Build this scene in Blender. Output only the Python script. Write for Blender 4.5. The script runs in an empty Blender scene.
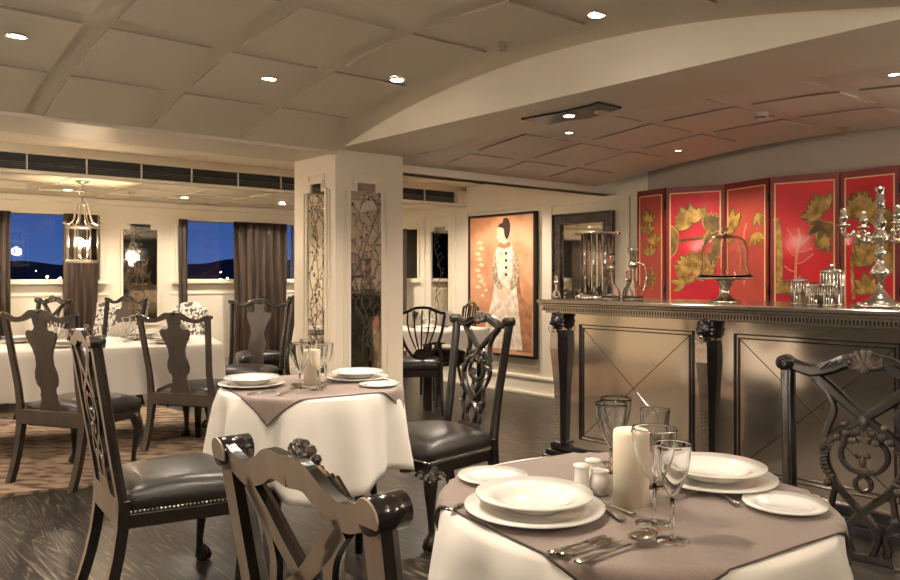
import bpy, math, random
from mathutils import Vector, Matrix, geometry, noise
random.seed(7)
PI = math.pi
sc = bpy.context.scene
C = sc.collection
EYE = 1.27
F = 750.0
HZ = 276.0

# ---------------------------------------------------------------- helpers
def V(*a): return Vector(a)
def at(px, py, Y): return V((px-450)/F*Y, Y, EYE+(HZ-py)/F*Y)
def onz(px, py, z):
    Y = (EYE-z)*F/(py-HZ); return V((px-450)/F*Y, Y, z)
P0 = (-.811, 5.3); AX = (.666, -.746); BX = (.78, .626)
def W(s, u, z=0.0): return V(P0[0]+s*AX[0]+u*BX[0], P0[1]+s*AX[1]+u*BX[1], z)
def su(x, y):
    dx, dy = x-P0[0], y-P0[1]; return dx*.626-dy*.78, .666*dy+.746*dx
def s_on_u(px, u):
    r = (px-450)/F; a = W(0, u); return (r*a.y-a.x)/(AX[0]-r*AX[1])
def u_on_s(px, s):
    r = (px-450)/F; a = W(s, 0); return (r*a.y-a.x)/(BX[0]-r*BX[1])
def zz(p, py): return EYE+(HZ-py)/F*p.y

class MB:
    def __init__(s): s.v = []; s.f = []; s.mi = []; s.sm = []; s.T = None; s.rear = None
    def add(s, vs, fs, mi=0, smooth=False):
        o = len(s.v)
        for p in vs:
            p = Vector(p)
            s.v.append(s.T @ p if s.T else p)
        for f in fs: s.f.append([i+o for i in f]); s.mi.append(mi); s.sm.append(smooth)
    def box(s, x0, x1, y0, y1, z0, z1, mi=0):
        s.hexa([(x0,y0,z0),(x1,y0,z0),(x1,y1,z0),(x0,y1,z0),(x0,y0,z1),(x1,y0,z1),(x1,y1,z1),(x0,y1,z1)], mi)
    def hexa(s, p, mi=0):
        s.add(p, [(0,3,2,1),(4,5,6,7),(0,1,5,4),(1,2,6,5),(2,3,7,6),(3,0,4,7)], mi)
    def wbox(s, s0, s1, u0, u1, z0, z1, mi=0):
        s.hexa([W(s0,u0,z0),W(s1,u0,z0),W(s1,u1,z0),W(s0,u1,z0),W(s0,u0,z1),W(s1,u0,z1),W(s1,u1,z1),W(s0,u1,z1)], mi)
    def tube(s, path, r, n=10, mi=0, caps=True, closed=False, sq=None):
        path = [Vector(p) for p in path]; m = len(path)
        if not isinstance(r, (list, tuple)): r = [r]*m
        vs = []; up = None
        for i, p in enumerate(path):
            a = path[(i-1) % m] if (closed or i > 0) else p
            b = path[(i+1) % m] if (closed or i < m-1) else p
            t = (b-a)
            if t.length < 1e-9: t = V(0,0,1)
            t.normalize()
            if up is None:
                up = V(1,0,0) if abs(t.x) < .8 else V(0,1,0)
            nx = (up - t*up.dot(t)); nx.normalize(); ny = t.cross(nx); up = nx
            for k in range(n):
                an = 2*PI*k/n
                vs.append(p + nx*math.cos(an)*r[i] + ny*math.sin(an)*r[i]*(sq or 1))
        fs = []
        for i in range(m if closed else m-1):
            j = (i+1) % m
            for k in range(n):
                k2 = (k+1) % n; fs.append((i*n+k, i*n+k2, j*n+k2, j*n+k))
        if caps and not closed:
            fs.append(tuple(range(n-1, -1, -1))); fs.append(tuple((m-1)*n+k for k in range(n)))
        s.add(vs, fs, mi, True)
    def lathe(s, prof, n=32, c=(0,0,0), mi=0, smooth=True):
        vs = []; fs = []; idx = []
        for (r, z) in prof:
            if r < 1e-6: idx.append([len(vs)]*n); vs.append((c[0], c[1], c[2]+z))
            else:
                idx.append(list(range(len(vs), len(vs)+n)))
                for k in range(n):
                    a = 2*PI*k/n; vs.append((c[0]+r*math.cos(a), c[1]+r*math.sin(a), c[2]+z))
        for i in range(len(prof)-1):
            for k in range(n):
                k2 = (k+1) % n; q = [idx[i][k], idx[i][k2], idx[i+1][k2], idx[i+1][k]]
                q = list(dict.fromkeys(q))
                if len(q) > 2: fs.append(q)
        s.add(vs, fs, mi, smooth)
    def ball(s, c, r, n=10, sx=1, sy=1, sz=1, mi=0):
        m = max(4, n//2); vs = []; fs = []
        for i in range(m+1):
            th = PI*i/m
            for k in range(n):
                a = 2*PI*k/n
                vs.append((c[0]+r*sx*math.sin(th)*math.cos(a), c[1]+r*sy*math.sin(th)*math.sin(a), c[2]+r*sz*math.cos(th)))
        for i in range(m):
            for k in range(n):
                k2 = (k+1) % n; fs.append((i*n+k, (i+1)*n+k, (i+1)*n+k2, i*n+k2))
        s.add(vs, fs, mi, True)
    def prism(s, pts, fn, t0, t1, mi=0):
        """2D outline (any shape), fn(x, y, t) -> 3D point"""
        n = len(pts)
        tri = geometry.tessellate_polygon([[Vector((p[0], p[1], 0)) for p in pts]])
        vs = [fn(p[0], p[1], t0) for p in pts]+[fn(p[0], p[1], t1) for p in pts]
        fs = [tuple(reversed(t)) for t in tri]+[tuple(i+n for i in t) for t in tri]
        fs += [(i, (i+1) % n, (i+1) % n+n, i+n) for i in range(n)]
        s.add(vs, fs, mi)
    def ribbon(s, pts, fn, T, mi=0, d0=0.0):
        """pts (x, z, halfwidth) flat behind, rounded in front; fn(x, z, d)"""
        m = len(pts); vs = []
        prof = [(-1,0),(-1,.55),(-.55,1),(.55,1),(1,.55),(1,0)]
        for i in range(m):
            a = pts[max(i-1, 0)]; b = pts[min(i+1, m-1)]
            tx, tz = b[0]-a[0], b[1]-a[1]; l = math.hypot(tx, tz) or 1; nx, nz = -tz/l, tx/l
            for (o, d) in prof:
                vs.append(fn(pts[i][0]+nx*o*pts[i][2], pts[i][1]+nz*o*pts[i][2], d0+d*T))
        k = len(prof); fs = []
        for i in range(m-1):
            for j in range(k-1):
                j2 = (j+1) % k; fs.append((i*k+j, i*k+j2, (i+1)*k+j2, (i+1)*k+j))
        o_ = len(s.v)
        for i in range(m-1):
            s.f.append([o_+i*k+k-1, o_+i*k, o_+(i+1)*k, o_+(i+1)*k+k-1]); s.mi.append(mi if s.rear is None else s.rear); s.sm.append(False)
        fs.append(tuple(range(k-1, -1, -1))); fs.append(tuple((m-1)*k+j for j in range(k)))
        s.add(vs, fs, mi, False)
    def build(s, name, mats, parent=None, kind=None, bevel=0, weld=False, subsurf=0):
        me = bpy.data.meshes.new(name)
        me.from_pydata([tuple(p) for p in s.v], [], s.f)
        if not isinstance(mats, (list, tuple)): mats = [mats]
        for m in mats: me.materials.append(m)
        for i, p in enumerate(me.polygons):
            p.material_index = s.mi[i]; p.use_smooth = s.sm[i]
        me.validate(); me.update()
        import bmesh
        bm = bmesh.new(); bm.from_mesh(me); bmesh.ops.remove_doubles(bm, verts=bm.verts, dist=2e-6) if weld else None; bmesh.ops.recalc_face_normals(bm, faces=bm.faces); bm.to_mesh(me); bm.free()
        o = bpy.data.objects.new(name, me); C.objects.link(o)
        if parent: o.parent = parent
        if kind: o['kind'] = kind
        if bevel:
            b = o.modifiers.new('bevel', 'BEVEL'); b.width = bevel; b.segments = 2; b.limit_method = 'ANGLE'; b.angle_limit = .7
        if subsurf:
            b = o.modifiers.new('sub', 'SUBSURF'); b.levels = subsurf; b.render_levels = subsurf
        return o

def cr(pts, n=6):
    """Catmull-Rom through tuples"""
    out = []; m = len(pts)
    for i in range(m-1):
        p0 = pts[max(i-1, 0)]; p1 = pts[i]; p2 = pts[i+1]; p3 = pts[min(i+2, m-1)]
        for k in range(n):
            t = k/n; q = []
            for a, b, c, d in zip(p0, p1, p2, p3):
                q.append(.5*((2*b)+(-a+c)*t+(2*a-5*b+4*c-d)*t*t+(-a+3*b-3*c+d)*t**3))
            out.append(tuple(q))
    out.append(tuple(pts[-1])); return out

def tag(o, label, cat, group=None, kind=None):
    o['label'] = label; o['category'] = cat
    if group: o['group'] = group
    if kind: o['kind'] = kind
    return o
def thing(name, label, cat, loc=(0,0,0), rot=0, group=None):
    o = bpy.data.objects.new(name, None); o.empty_display_size = .1; C.objects.link(o)
    o.location = loc; o.rotation_euler = (0, 0, math.radians(rot)); return tag(o, label, cat, group)
def dup(root, loc, rot, label, group=None, scale=None):
    def rec(o, par):
        c = o.copy(); C.objects.link(c)
        if par: c.parent = par
        for ch in list(kids.get(o.name, [])): rec(ch, c)
        return c
    kids = {}
    for o in bpy.data.objects:
        if o.parent: kids.setdefault(o.parent.name, []).append(o)
    r = rec(root, None); r.location = loc; r.rotation_euler = (0, 0, math.radians(rot)); r['label'] = label
    if group: r['group'] = group
    if scale: r.scale = scale if isinstance(scale, tuple) else (scale,)*3
    return r

# ---------------------------------------------------------------- materials
def mat(name, col, rough=.5, metal=0, col2=None, scale=8, bump=0, stretch=(1,1,1), emit=0, coat=0, trans=0, ior=1.45, detail=4, lo=.35, hi=.65, sheen=0, spec=.5, ecol=None):
    m = bpy.data.materials.new(name); m.use_nodes = True; nt = m.node_tree; b = nt.nodes['Principled BSDF']
    b.inputs['Base Color'].default_value = (*col, 1); b.inputs['Roughness'].default_value = rough
    b.inputs['Metallic'].default_value = metal; b.inputs['IOR'].default_value = ior
    b.inputs['Transmission Weight'].default_value = trans; b.inputs['Coat Weight'].default_value = coat
    b.inputs['Coat Roughness'].default_value = .08
    b.inputs['Sheen Weight'].default_value = sheen; b.inputs['Specular IOR Level'].default_value = spec
    if emit:
        b.inputs['Emission Color'].default_value = (*(ecol or col), 1); b.inputs['Emission Strength'].default_value = emit
    if col2 or bump:
        tc = nt.nodes.new('ShaderNodeTexCoord'); mp = nt.nodes.new('ShaderNodeMapping'); mp.inputs['Scale'].default_value = stretch
        no = nt.nodes.new('ShaderNodeTexNoise'); no.inputs['Scale'].default_value = scale; no.inputs['Detail'].default_value = detail
        nt.links.new(tc.outputs['Object'], mp.inputs[0]); nt.links.new(mp.outputs[0], no.inputs['Vector'])
        if col2:
            rp = nt.nodes.new('ShaderNodeValToRGB'); rp.color_ramp.elements[0].color = (*col, 1); rp.color_ramp.elements[1].color = (*col2, 1)
            rp.color_ramp.elements[0].position = lo; rp.color_ramp.elements[1].position = hi
            nt.links.new(no.outputs['Fac'], rp.inputs[0]); nt.links.new(rp.outputs[0], b.inputs['Base Color'])
        if bump:
            bp = nt.nodes.new('ShaderNodeBump'); bp.inputs['Strength'].default_value = bump; bp.inputs['Distance'].default_value = .01
            nt.links.new(no.outputs['Fac'], bp.inputs['Height']); nt.links.new(bp.outputs[0], b.inputs['Normal'])
    return m
M = {}
M['ceil'] = mat('ceiling_paint', (.66,.58,.46), .5, col2=(.69,.61,.49), scale=3)
M['cream'] = mat('cream_paint', (.80,.72,.58), .5, col2=(.83,.75,.61), scale=2)
M['pillar'] = mat('pillar_paint', (.74,.65,.52), .4)
M['canopy'] = mat('canopy_paint', (.70,.63,.53), .5, col2=(.73,.66,.55), scale=3)
M['edgeshade'] = mat('panel_edge_shade', (.33,.27,.205), .5)  # darker slab edges: shade lines round the ceiling panels put into the colour
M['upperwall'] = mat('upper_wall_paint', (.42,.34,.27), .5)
M['darkwall'] = mat('dark_wall_panel', (.012,.010,.009), .3, col2=(.02,.015,.012), scale=3)
M['wood'] = mat('dark_polished_wood', (.012,.009,.007), .25, col2=(.022,.015,.011), scale=14, stretch=(6,6,1), coat=.4, bump=.05)
M['carve'] = mat('carved_silvered_wood', (.035,.027,.021), .26, col2=(.12,.095,.075), scale=30, coat=.3, bump=.15, metal=.35)
M['gloss'] = mat('black_brown_gloss_wood', (.012,.009,.007), .24, col2=(.022,.016,.012), scale=12, stretch=(5,5,1), coat=.4, bump=.05)
M['backwood'] = mat('brown_satin_wood', (.36,.275,.205), .45, col2=(.42,.32,.24), scale=6, stretch=(4,4,1), coat=.15)
M['vasewood'] = mat('grey_brown_wood', (.060,.047,.038), .36, col2=(.078,.060,.048), scale=6, stretch=(4,4,1), coat=.15)
M['leather'] = mat('black_leather', (.018,.015,.013), .33, col2=(.028,.023,.019), scale=60, bump=.12)
M['stud'] = mat('pewter_stud', (.75,.68,.58), .25, metal=1)
M['silver'] = mat('polished_silver', (.80,.74,.66), .16, metal=1, col2=(.5,.44,.37), scale=30, bump=.1)
M['bar'] = mat('pewter_lacquer', (.78,.69,.59), .11, metal=.97)
M['barblack'] = mat('black_lacquer', (.012,.01,.01), .12, coat=.8)
M['bartop'] = mat('bar_top_pewter', (.36,.31,.26), .16, metal=.9)
M['cloth'] = mat('white_linen', (.72,.665,.59), .85, bump=.05, scale=200, sheen=.2)
M['over'] = mat('mocha_linen', (.205,.150,.125), .6, bump=.08, scale=150, sheen=.15, col2=(.235,.175,.145))
M['hem'] = mat('mocha_hem', (.07,.05,.04), .7)
M['china'] = mat('white_china', (.80,.765,.70), .14, coat=.5)
M['wax'] = mat('ivory_wax', (.92,.84,.66), .5, col2=(.90,.81,.62), scale=5)
M['wax'].node_tree.nodes['Principled BSDF'].inputs['Subsurface Weight'].default_value = .3
M['wick'] = mat('black_wick', (.02,.015,.01), .9)
M['glass'] = mat('clear_crystal', (1,1,1), .01, trans=1, ior=1.42)
M['mirror'] = mat('antique_mirror', (.62,.57,.50), .03, metal=1, col2=(.50,.46,.40), scale=25)
M['etch'] = mat('mirror_etching', (.035,.028,.022), .4)
M['curtain'] = mat('brown_silk', (.014,.009,.006), .34, col2=(.075,.045,.028), scale=9, stretch=(3,3,.2), spec=.6)
M['black'] = mat('black_metal', (.012,.011,.01), .3)
M['grille'] = mat('grey_grille', (.04,.042,.04), .5)
M['grilleback'] = mat('grille_duct', (.02,.02,.02), .8)
M['bulb'] = mat('lamp_glow', (1,.9,.75), .5, emit=25)
M['bulb2'] = mat('lantern_glow', (1,.8,.5), .5, emit=30)
M['nickel'] = mat('aged_nickel', (.62,.55,.45), .28, metal=1)
M['canvas'] = mat('orange_canvas', (.50,.19,.08), .6, col2=(.76,.42,.24), scale=2.6, detail=6)
M['p_hair'] = mat('paint_dark_brown', (.05,.022,.014), .6)
M['p_skin'] = mat('paint_flesh', (.84,.56,.40), .6)
M['p_sleeve'] = mat('paint_sleeve', (.62,.50,.36), .6, col2=(.28,.17,.10), scale=30)
M['p_dress'] = mat('paint_ivory', (.88,.80,.68), .6, col2=(.66,.48,.33), scale=14)
M['p_brown'] = mat('paint_rust', (.30,.12,.06), .6, col2=(.5,.24,.12), scale=12)
M['p_gold'] = mat('paint_gold', (.78,.60,.36), .5)
M['red'] = mat('red_lacquer', (.42,.006,.022), .42, col2=(.76,.016,.016), scale=1.6, detail=2, coat=.1)
M['rededge'] = mat('dark_red_edge', (.20,.02,.016), .35)
M['salmon'] = mat('faded_red_lacquer', (.38,.05,.035), .45, col2=(.50,.075,.05), scale=2)
M['goldline'] = mat('gold_line', (.85,.50,.24), .4)
M['leaf'] = mat('gilt_leaf', (.20,.11,.015), .45, col2=(.60,.36,.09), scale=14)
M['leafd'] = mat('olive_leaf', (.07,.045,.01), .5, col2=(.24,.14,.03), scale=12)
M['coral'] = mat('coral_paint', (.80,.26,.13), .5)
M['toile'] = mat('patterned_fabric', (.75,.70,.62), .8, col2=(.10,.09,.08), scale=28, lo=.48, hi=.56)
M['nail'] = M['stud']
M['lens'] = mat('smoked_plastic', (.55,.5,.42), .4)

def floor_mat():
    m = bpy.data.materials.new('limed_dark_oak'); m.use_nodes = True; nt = m.node_tree; N = nt.nodes; L = nt.links; b = N['Principled BSDF']
    tc = N.new('ShaderNodeTexCoord'); mp = N.new('ShaderNodeMapping'); mp.inputs['Scale'].default_value = (1,1,1)
    br = N.new('ShaderNodeTexBrick'); br.inputs['Scale'].default_value = 1; br.inputs['Brick Width'].default_value = 1.7; br.inputs['Row Height'].default_value = .24
    br.inputs['Mortar Size'].default_value = .003; br.inputs['Color1'].default_value = (0,0,0,1); br.inputs['Color2'].default_value = (1,1,1,1); br.inputs['Mortar'].default_value = (0,0,0,1)
    L.new(tc.outputs['Object'], mp.inputs[0]); L.new(mp.outputs[0], br.inputs[0])
    ad = N.new('ShaderNodeVectorMath'); ad.operation = 'MULTIPLY_ADD'; ad.inputs[1].default_value = (3.1,7.3,0)
    L.new(br.outputs['Color'], ad.inputs[0]); L.new(mp.outputs[0], ad.inputs[2])
    m2 = N.new('ShaderNodeMapping'); m2.inputs['Scale'].default_value = (.20,2.6,1); L.new(ad.outputs[0], m2.inputs[0])
    n1 = N.new('ShaderNodeTexNoise'); n1.inputs['Scale'].default_value = 1.6; n1.inputs['Detail'].default_value = 2; L.new(m2.outputs[0], n1.inputs[0])
    mu = N.new('ShaderNodeMath'); mu.operation = 'MULTIPLY'; mu.inputs[1].default_value = 30; L.new(n1.outputs['Fac'], mu.inputs[0])
    fr = N.new('ShaderNodeMath'); fr.operation = 'PINGPONG'; fr.inputs[1].default_value = .5; L.new(mu.outputs[0], fr.inputs[0])
    m3 = N.new('ShaderNodeMapping'); m3.inputs['Scale'].default_value = (6,90,1); L.new(ad.outputs[0], m3.inputs[0])
    n2 = N.new('ShaderNodeTexNoise'); n2.inputs['Scale'].default_value = 1; n2.inputs['Detail'].default_value = 4; L.new(m3.outputs[0], n2.inputs[0])
    ml = N.new('ShaderNodeMath'); ml.operation = 'MULTIPLY'; L.new(fr.outputs[0], ml.inputs[0]); L.new(n2.outputs['Fac'], ml.inputs[1])
    rp = N.new('ShaderNodeValToRGB'); e = rp.color_ramp.elements
    e[0].position = .17; e[0].color = (.012,.009,.007,1); e[1].position = .30; e[1].color = (.17,.14,.105,1)
    L.new(ml.outputs[0], rp.inputs[0])
    mx = N.new('ShaderNodeMix'); mx.data_type = 'RGBA'; mx.inputs['B'].default_value = (.008,.006,.005,1)
    L.new(br.outputs['Fac'], mx.inputs['Factor']); L.new(rp.outputs[0], mx.inputs['A']); L.new(mx.outputs['Result'], b.inputs['Base Color'])
    b.inputs['Roughness'].default_value = .33
    bp = N.new('ShaderNodeBump'); bp.inputs['Strength'].default_value = .25; bp.inputs['Distance'].default_value = .004
    L.new(ml.outputs[0], bp.inputs['Height']); L.new(bp.outputs[0], b.inputs['Normal'])
    return m
M['floor'] = floor_mat()
def rug_mat():
    m = mat('woven_rug', (.34,.24,.16), .9, col2=(.09,.055,.035), scale=7, bump=.4, stretch=(1,2.2,1), detail=8, lo=.45, hi=.62)
    return m
M['rug'] = rug_mat()
def pane_mat():
    m = bpy.data.materials.new('window_glass'); m.use_nodes = True; nt = m.node_tree; N = nt.nodes; N.clear()
    o = N.new('ShaderNodeOutputMaterial'); t = N.new('ShaderNodeBsdfTransparent'); g = N.new('ShaderNodeBsdfGlossy'); g.inputs['Roughness'].default_value = .01
    f = N.new('ShaderNodeFresnel'); f.inputs[0].default_value = 1.5; x = N.new('ShaderNodeMixShader')
    nt.links.new(f.outputs[0], x.inputs[0]); nt.links.new(t.outputs[0], x.inputs[1]); nt.links.new(g.outputs[0], x.inputs[2]); nt.links.new(x.outputs[0], o.inputs[0])
    return m
M['pane'] = pane_mat()

# ---------------------------------------------------------------- room shell
USC = 3.1      # plane of the painting wall (u)
HS = -3.94     # plane of the hull wall (s)
def vault(s): return EYE+.86+.28*max(0, 1-((s-1.93)/1.97)**2)
PR = [(-.05,.85),(.25,.88),(.55,.93),(1.04,.985),(1.55,1.03),(2.1,1.045),(2.6,1.035),(3.2,.99),(4,.93),(6.6,.9)]
def canopy(s):
    for (a, b), (c, d) in zip(PR, PR[1:]):
        if s <= c: return EYE+b+(d-b)*max(0, (s-a)/(c-a))
    return EYE+.9

fl = MB(); fl.box(-9, 9, -11, 9, -.1, 0)
o = fl.build('floor', M['floor'], kind='structure'); o.location = (-.811, 5.3, 0); o.rotation_euler = (0, 0, math.atan2(AX[1], AX[0]))

def curved(mb, fn, ss, u0, u1, th, mi=0):
    vs = []; n = len(ss)
    for s in ss:
        z = fn(s)
        vs += [W(s,u0,z), W(s,u1,z), W(s,u1,z+th), W(s,u0,z+th)]
    fs = []
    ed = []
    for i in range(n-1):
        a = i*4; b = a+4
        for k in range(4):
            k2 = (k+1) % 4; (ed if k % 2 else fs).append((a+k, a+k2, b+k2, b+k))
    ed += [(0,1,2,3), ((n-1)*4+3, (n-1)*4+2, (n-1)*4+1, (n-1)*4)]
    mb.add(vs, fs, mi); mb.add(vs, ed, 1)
def lin(a, b, n): return [a+(b-a)*i/n for i in range(n+1)]
cm = MB()
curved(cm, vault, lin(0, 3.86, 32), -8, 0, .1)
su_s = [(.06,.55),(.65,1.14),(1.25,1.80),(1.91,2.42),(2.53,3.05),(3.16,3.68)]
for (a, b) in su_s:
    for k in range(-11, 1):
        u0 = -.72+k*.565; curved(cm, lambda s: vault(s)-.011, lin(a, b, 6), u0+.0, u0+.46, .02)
o = cm.build('ceiling', [M['ceil'], M['edgeshade']], kind='structure')
# low beams
b = MB()
b.wbox(-.567, 0, -8, 0, EYE+.87, 2.75); b.wbox(-.03, .03, -8, 0, EYE+.858, EYE+.885); b.wbox(3.86, 4.4, -8, 0, EYE+.87, 2.75); 
o = b.build('ceiling_beam_aisle', M['ceil'], kind='structure')
b = MB(); b.wbox(0, 6.6, 0, .585, EYE+.9, 2.75); b.wbox(-.567, 0, .0, .585, EYE+.9, 2.75)
b.build('ceiling_beam_bar', M['ceil'], kind='structure')
b = MB(); b.wbox(4.4, 6.6, -8, 0, 2.3, 2.4); b.build('ceiling_rear', M['ceil'], kind='structure')
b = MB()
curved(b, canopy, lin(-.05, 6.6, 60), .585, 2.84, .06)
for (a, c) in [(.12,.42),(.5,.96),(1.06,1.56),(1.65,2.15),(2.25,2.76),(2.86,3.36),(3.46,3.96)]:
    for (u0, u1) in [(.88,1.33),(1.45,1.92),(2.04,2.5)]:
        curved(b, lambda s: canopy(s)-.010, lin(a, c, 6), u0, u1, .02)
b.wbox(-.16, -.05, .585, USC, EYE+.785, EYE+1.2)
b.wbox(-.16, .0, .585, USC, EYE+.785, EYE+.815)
b.build('ceiling_bar_canopy', [M['canopy'], M['edgeshade']], kind='structure')
b = MB(); b.wbox(-.16, 6.6, .585, USC, EYE+1.2, EYE+1.3); b.build('ceiling_bar_void', M['canopy'], kind='structure')
# aisle
b = MB()
b.wbox(-2.12, -.567, -8, .585, 2.32, 2.42); b.wbox(-2.12, -.16, .585, USC, 2.32, 2.42)
b.wbox(-2.2, -.5, -8, USC, 2.7, 2.75)
b.build('ceiling_aisle', M['cream'], kind='structure')
b = MB()
b.wbox(HS-.1, -2.2, -8, USC, 2.10, 2.2)
for i in range(3):
    for k in range(-10, 5):
        u0 = k*.6+.1; s0 = HS+.12+i*.56; b.wbox(s0, s0+.46, u0, u0+.5, 2.088, 2.11)
b.build('ceiling_window_aisle', M['cream'], kind='structure', bevel=.003)
b = MB()
b.wbox(-2.16, -2.115, -8, USC, 2.085, 2.112); b.wbox(-2.2, -2.12, -8, USC, 2.085, 2.115); b.wbox(-2.2, -2.12, -8, USC, 2.25, 2.4); b.wbox(-2.155, -2.095, -8, USC, 2.245, 2.262)
b.wbox(-2.2,-2.12, 2.97, USC, 2.1, 2.3)
b.build('trim_1', M['cream'], kind='structure')
b = MB(); b.wbox(-2.3, -2.2, -8, USC, 2.1, 2.35); b.build('wall_bulkhead', M['grilleback'], kind='structure')
g = thing('ventilation_grille', 'long dark slatted air vent strip running above the window aisle', 'vent', W(-2.13, -1, 2.18))
inv = Matrix.Translation(-W(-2.13, -1, 2.18))
b = MB(); b.T = inv
for k in range(9): 
    z = 2.122+k*.0145; b.wbox(-2.15, -2.14, -7, 2.95, z, z+.0095)
b.build('slats', M['grille'], g)
b = MB(); b.T = inv
for k in range(22): u = 2.94-k*.44; b.wbox(-2.160, -2.132, u-.005, u+.005, 2.115, 2.25)
b.build('divider', M['cream'], g)

# hull wall with windows
def wallpieces(mb, axis, fixed, th, a0, a1, holes, z0, z1):
    """axis 'u': wall at s=fixed running along u; holes (a, b, zlo, zhi)"""
    def bx(a, b, p, q):
        if b-a < 1e-4 or q-p < 1e-4: return
        if axis == 'u': mb.wbox(fixed-th, fixed, a, b, p, q)
        else: mb.wbox(a, b, fixed, fixed+th, p, q)
    cur = a0
    for (a, b, lo, hi) in sorted(holes):
        bx(cur, a, z0, z1); bx(a, b, z0, lo); bx(a, b, hi, z1); cur = b
    bx(cur, a1, z0, z1)
uh = lambda px: u_on_s(px, HS)
W1 = (uh(-45), uh(99), 1.235, 1.905); W2 = (uh(179), uh(335), 1.235, 1.905)
b = MB(); wallpieces(b, 'u', HS, .12, -8, 3.22, [W1, W2], 0, 2.3)
b.build('wall_hull', M['cream'], kind='structure')
sp = lambda px: s_on_u(px, USC)
W3 = (sp(400), sp(418.5), 1.24, 1.87)
b = MB(); wallpieces(b, 's', USC, .12, -6.2, 7, [W3], 0, 2.75)
b.build('wall_painting', M['cream'], kind='structure')
def frame_u(mb, s, a, b, lo, hi, w, d, mi=0):   # rectangular frame on the hull wall
    mb.wbox(s, s+d, a-w, a, lo-w, hi+w, mi); mb.wbox(s, s+d, b, b+w, lo-w, hi+w, mi)
    mb.wbox(s, s+d, a, b, hi, hi+w, mi); mb.wbox(s, s+d, a, b, lo-w, lo, mi)
def frame_s(mb, u, a, b, lo, hi, w, d, mi=0):
    mb.wbox(a-w, a, u-d, u, lo-w, hi+w, mi); mb.wbox(b, b+w, u-d, u, lo-w, hi+w, mi)
    mb.wbox(a, b, u-d, u, hi, hi+w, mi); mb.wbox(a, b, u-d, u, lo-w, lo, mi)
for i, w in enumerate((W1, W2)):
    f = MB(); frame_u(f, HS, w[0], w[1], w[2], w[3], .05, .03); f.wbox(HS, HS+.07, w[0]-.08, w[1]+.08, w[2]-.05, w[2]-.015)
    f.wbox(HS, HS+.012, w[0]-.1, w[1]+.1, .3, .32); f.wbox(HS, HS+.012, w[0]-.1, w[1]+.1, 1.06, 1.08)
    fr = f.build('window_%d' % (i+1), M['cream'], kind='structure', bevel=.004)
    p = MB(); p.wbox(HS-.06, HS-.055, w[0], w[1], w[2], w[3]); q = p.build('window_pane', M['pane'], fr)
f = MB(); frame_s(f, USC, W3[0], W3[1], W3[2], W3[3], .03, .02); f.wbox(W3[0]-.06, W3[1]+.06, USC-.05, USC, W3[2]-.05, W3[2]-.02); f.wbox(W3[0], W3[1]+.02, USC-.05, USC, W3[3]+.03, W3[3]+.07)
fr = f.build('window_3', M['cream'], kind='structure'); p = MB(); p.wbox(W3[0], W3[1], USC+.06, USC+.065, W3[2], W3[3]); p.build('window_pane', M['pane'], fr)
# cornice strip on hull wall & panel mouldings
f = MB(); f.wbox(HS, HS+.05, -8, 3.1, 2.03, 2.09)
f.wbox(HS, HS+.03, -8, 3.1, 0, .14)
f.build('trim_2', M['cream'], kind='structure', bevel=.005)
f = MB()
for a, c_ in ((sp(423), sp(457)), (sp(466), sp(543)), (sp(549), sp(632))):
    frame_s(f, USC, a+.05, c_-.05, .30, 2.0, .03, .018)
f.wbox(-6, 7, USC-.03, USC, 0, .17); f.wbox(-6, 7, USC-.045, USC, .17, .2); f.wbox(-6, 7, USC-.06, USC-.0, 0, .03)
f.build('trim_3', M['cream'], kind='structure', bevel=.004)
# wall behind the screens above, other enclosure walls and an added low one
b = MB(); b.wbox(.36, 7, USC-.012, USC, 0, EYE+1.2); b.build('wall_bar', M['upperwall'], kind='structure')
b = MB(); b.wbox(-4.1, -.42, -4.5, -4.35, 0, 2.6); b.build('wall_left', M['cream'], kind='structure')
b = MB(); b.wbox(-4.1, 7, -8.1, -8, 0, 2.75); b.build('wall_rear', M['darkwall'], kind='structure')
b = MB(); b.wbox(-.35, 4.0, -3.75, -3.6, 0, 1.35); b.build('wall_reflection_blocker', M['darkwall'], kind='structure')  # unseen dark wall, added to darken what the bar front reflects
b = MB(); b.wbox(6.5, 6.6, -8, 3.3, 0, 2.75); b.build('wall_right', M['darkwall'], kind='structure')
b = MB(); b.wbox(-4.4, 7, -8.3, 3.4, 2.75, 2.8); b.build('ceiling_deck', M['ceil'], kind='structure')

# pillar
b = MB(); b.wbox(-.567, 0, 0, .585, 0, EYE+.9)
b.wbox(-.585, .018, -.018, .603, 0, .13)
# corner mouldings round the mirror panels (face +A : s=0 ; face -B : u=0)
def u_at(px): return u_on_s(px, 0)
def s_at(px): return s_on_u(px, 0)
RM = (u_at(350), u_at(381)); LM = (s_at(308.5), s_at(326))
def zr(px, py): p = W(0, u_at(px)); return zz(p, py)
zt = zr(365, 192); zb = .55
zcap = zr(365, 183.5)
def step_frame(mb, a, c_, lo, hi, cap, fn, w, d):
    k = (c_-a)*.2
    out = [(a,lo),(c_,lo),(c_,hi),(c_-k,hi),(c_-k,cap),(a+k,cap),(a+k,hi),(a,hi)]
    m = len(out)
    big = [(a-w,lo-w),(c_+w,lo-w),(c_+w,hi+w),(c_-k+w,hi+w),(c_-k+w,cap+w),(a+k-w,cap+w),(a+k-w,hi+w),(a-w,hi+w)]
    vs = [fn(p[0],p[1],0) for p in big]+[fn(p[0],p[1],d) for p in big]+[fn(p[0],p[1],d) for p in out]+[fn(p[0],p[1],0) for p in out]
    fs = []
    for L_ in range(3):
        for i in range(m): j = (i+1) % m; fs.append((L_*m+i, L_*m+j, (L_+1)*m+j, (L_+1)*m+i))
    mb.add(vs, fs)
    return out
fR = lambda x, z, d: W(d, x, z)
fL = lambda x, z, d: W(x, -d, z)
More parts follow.
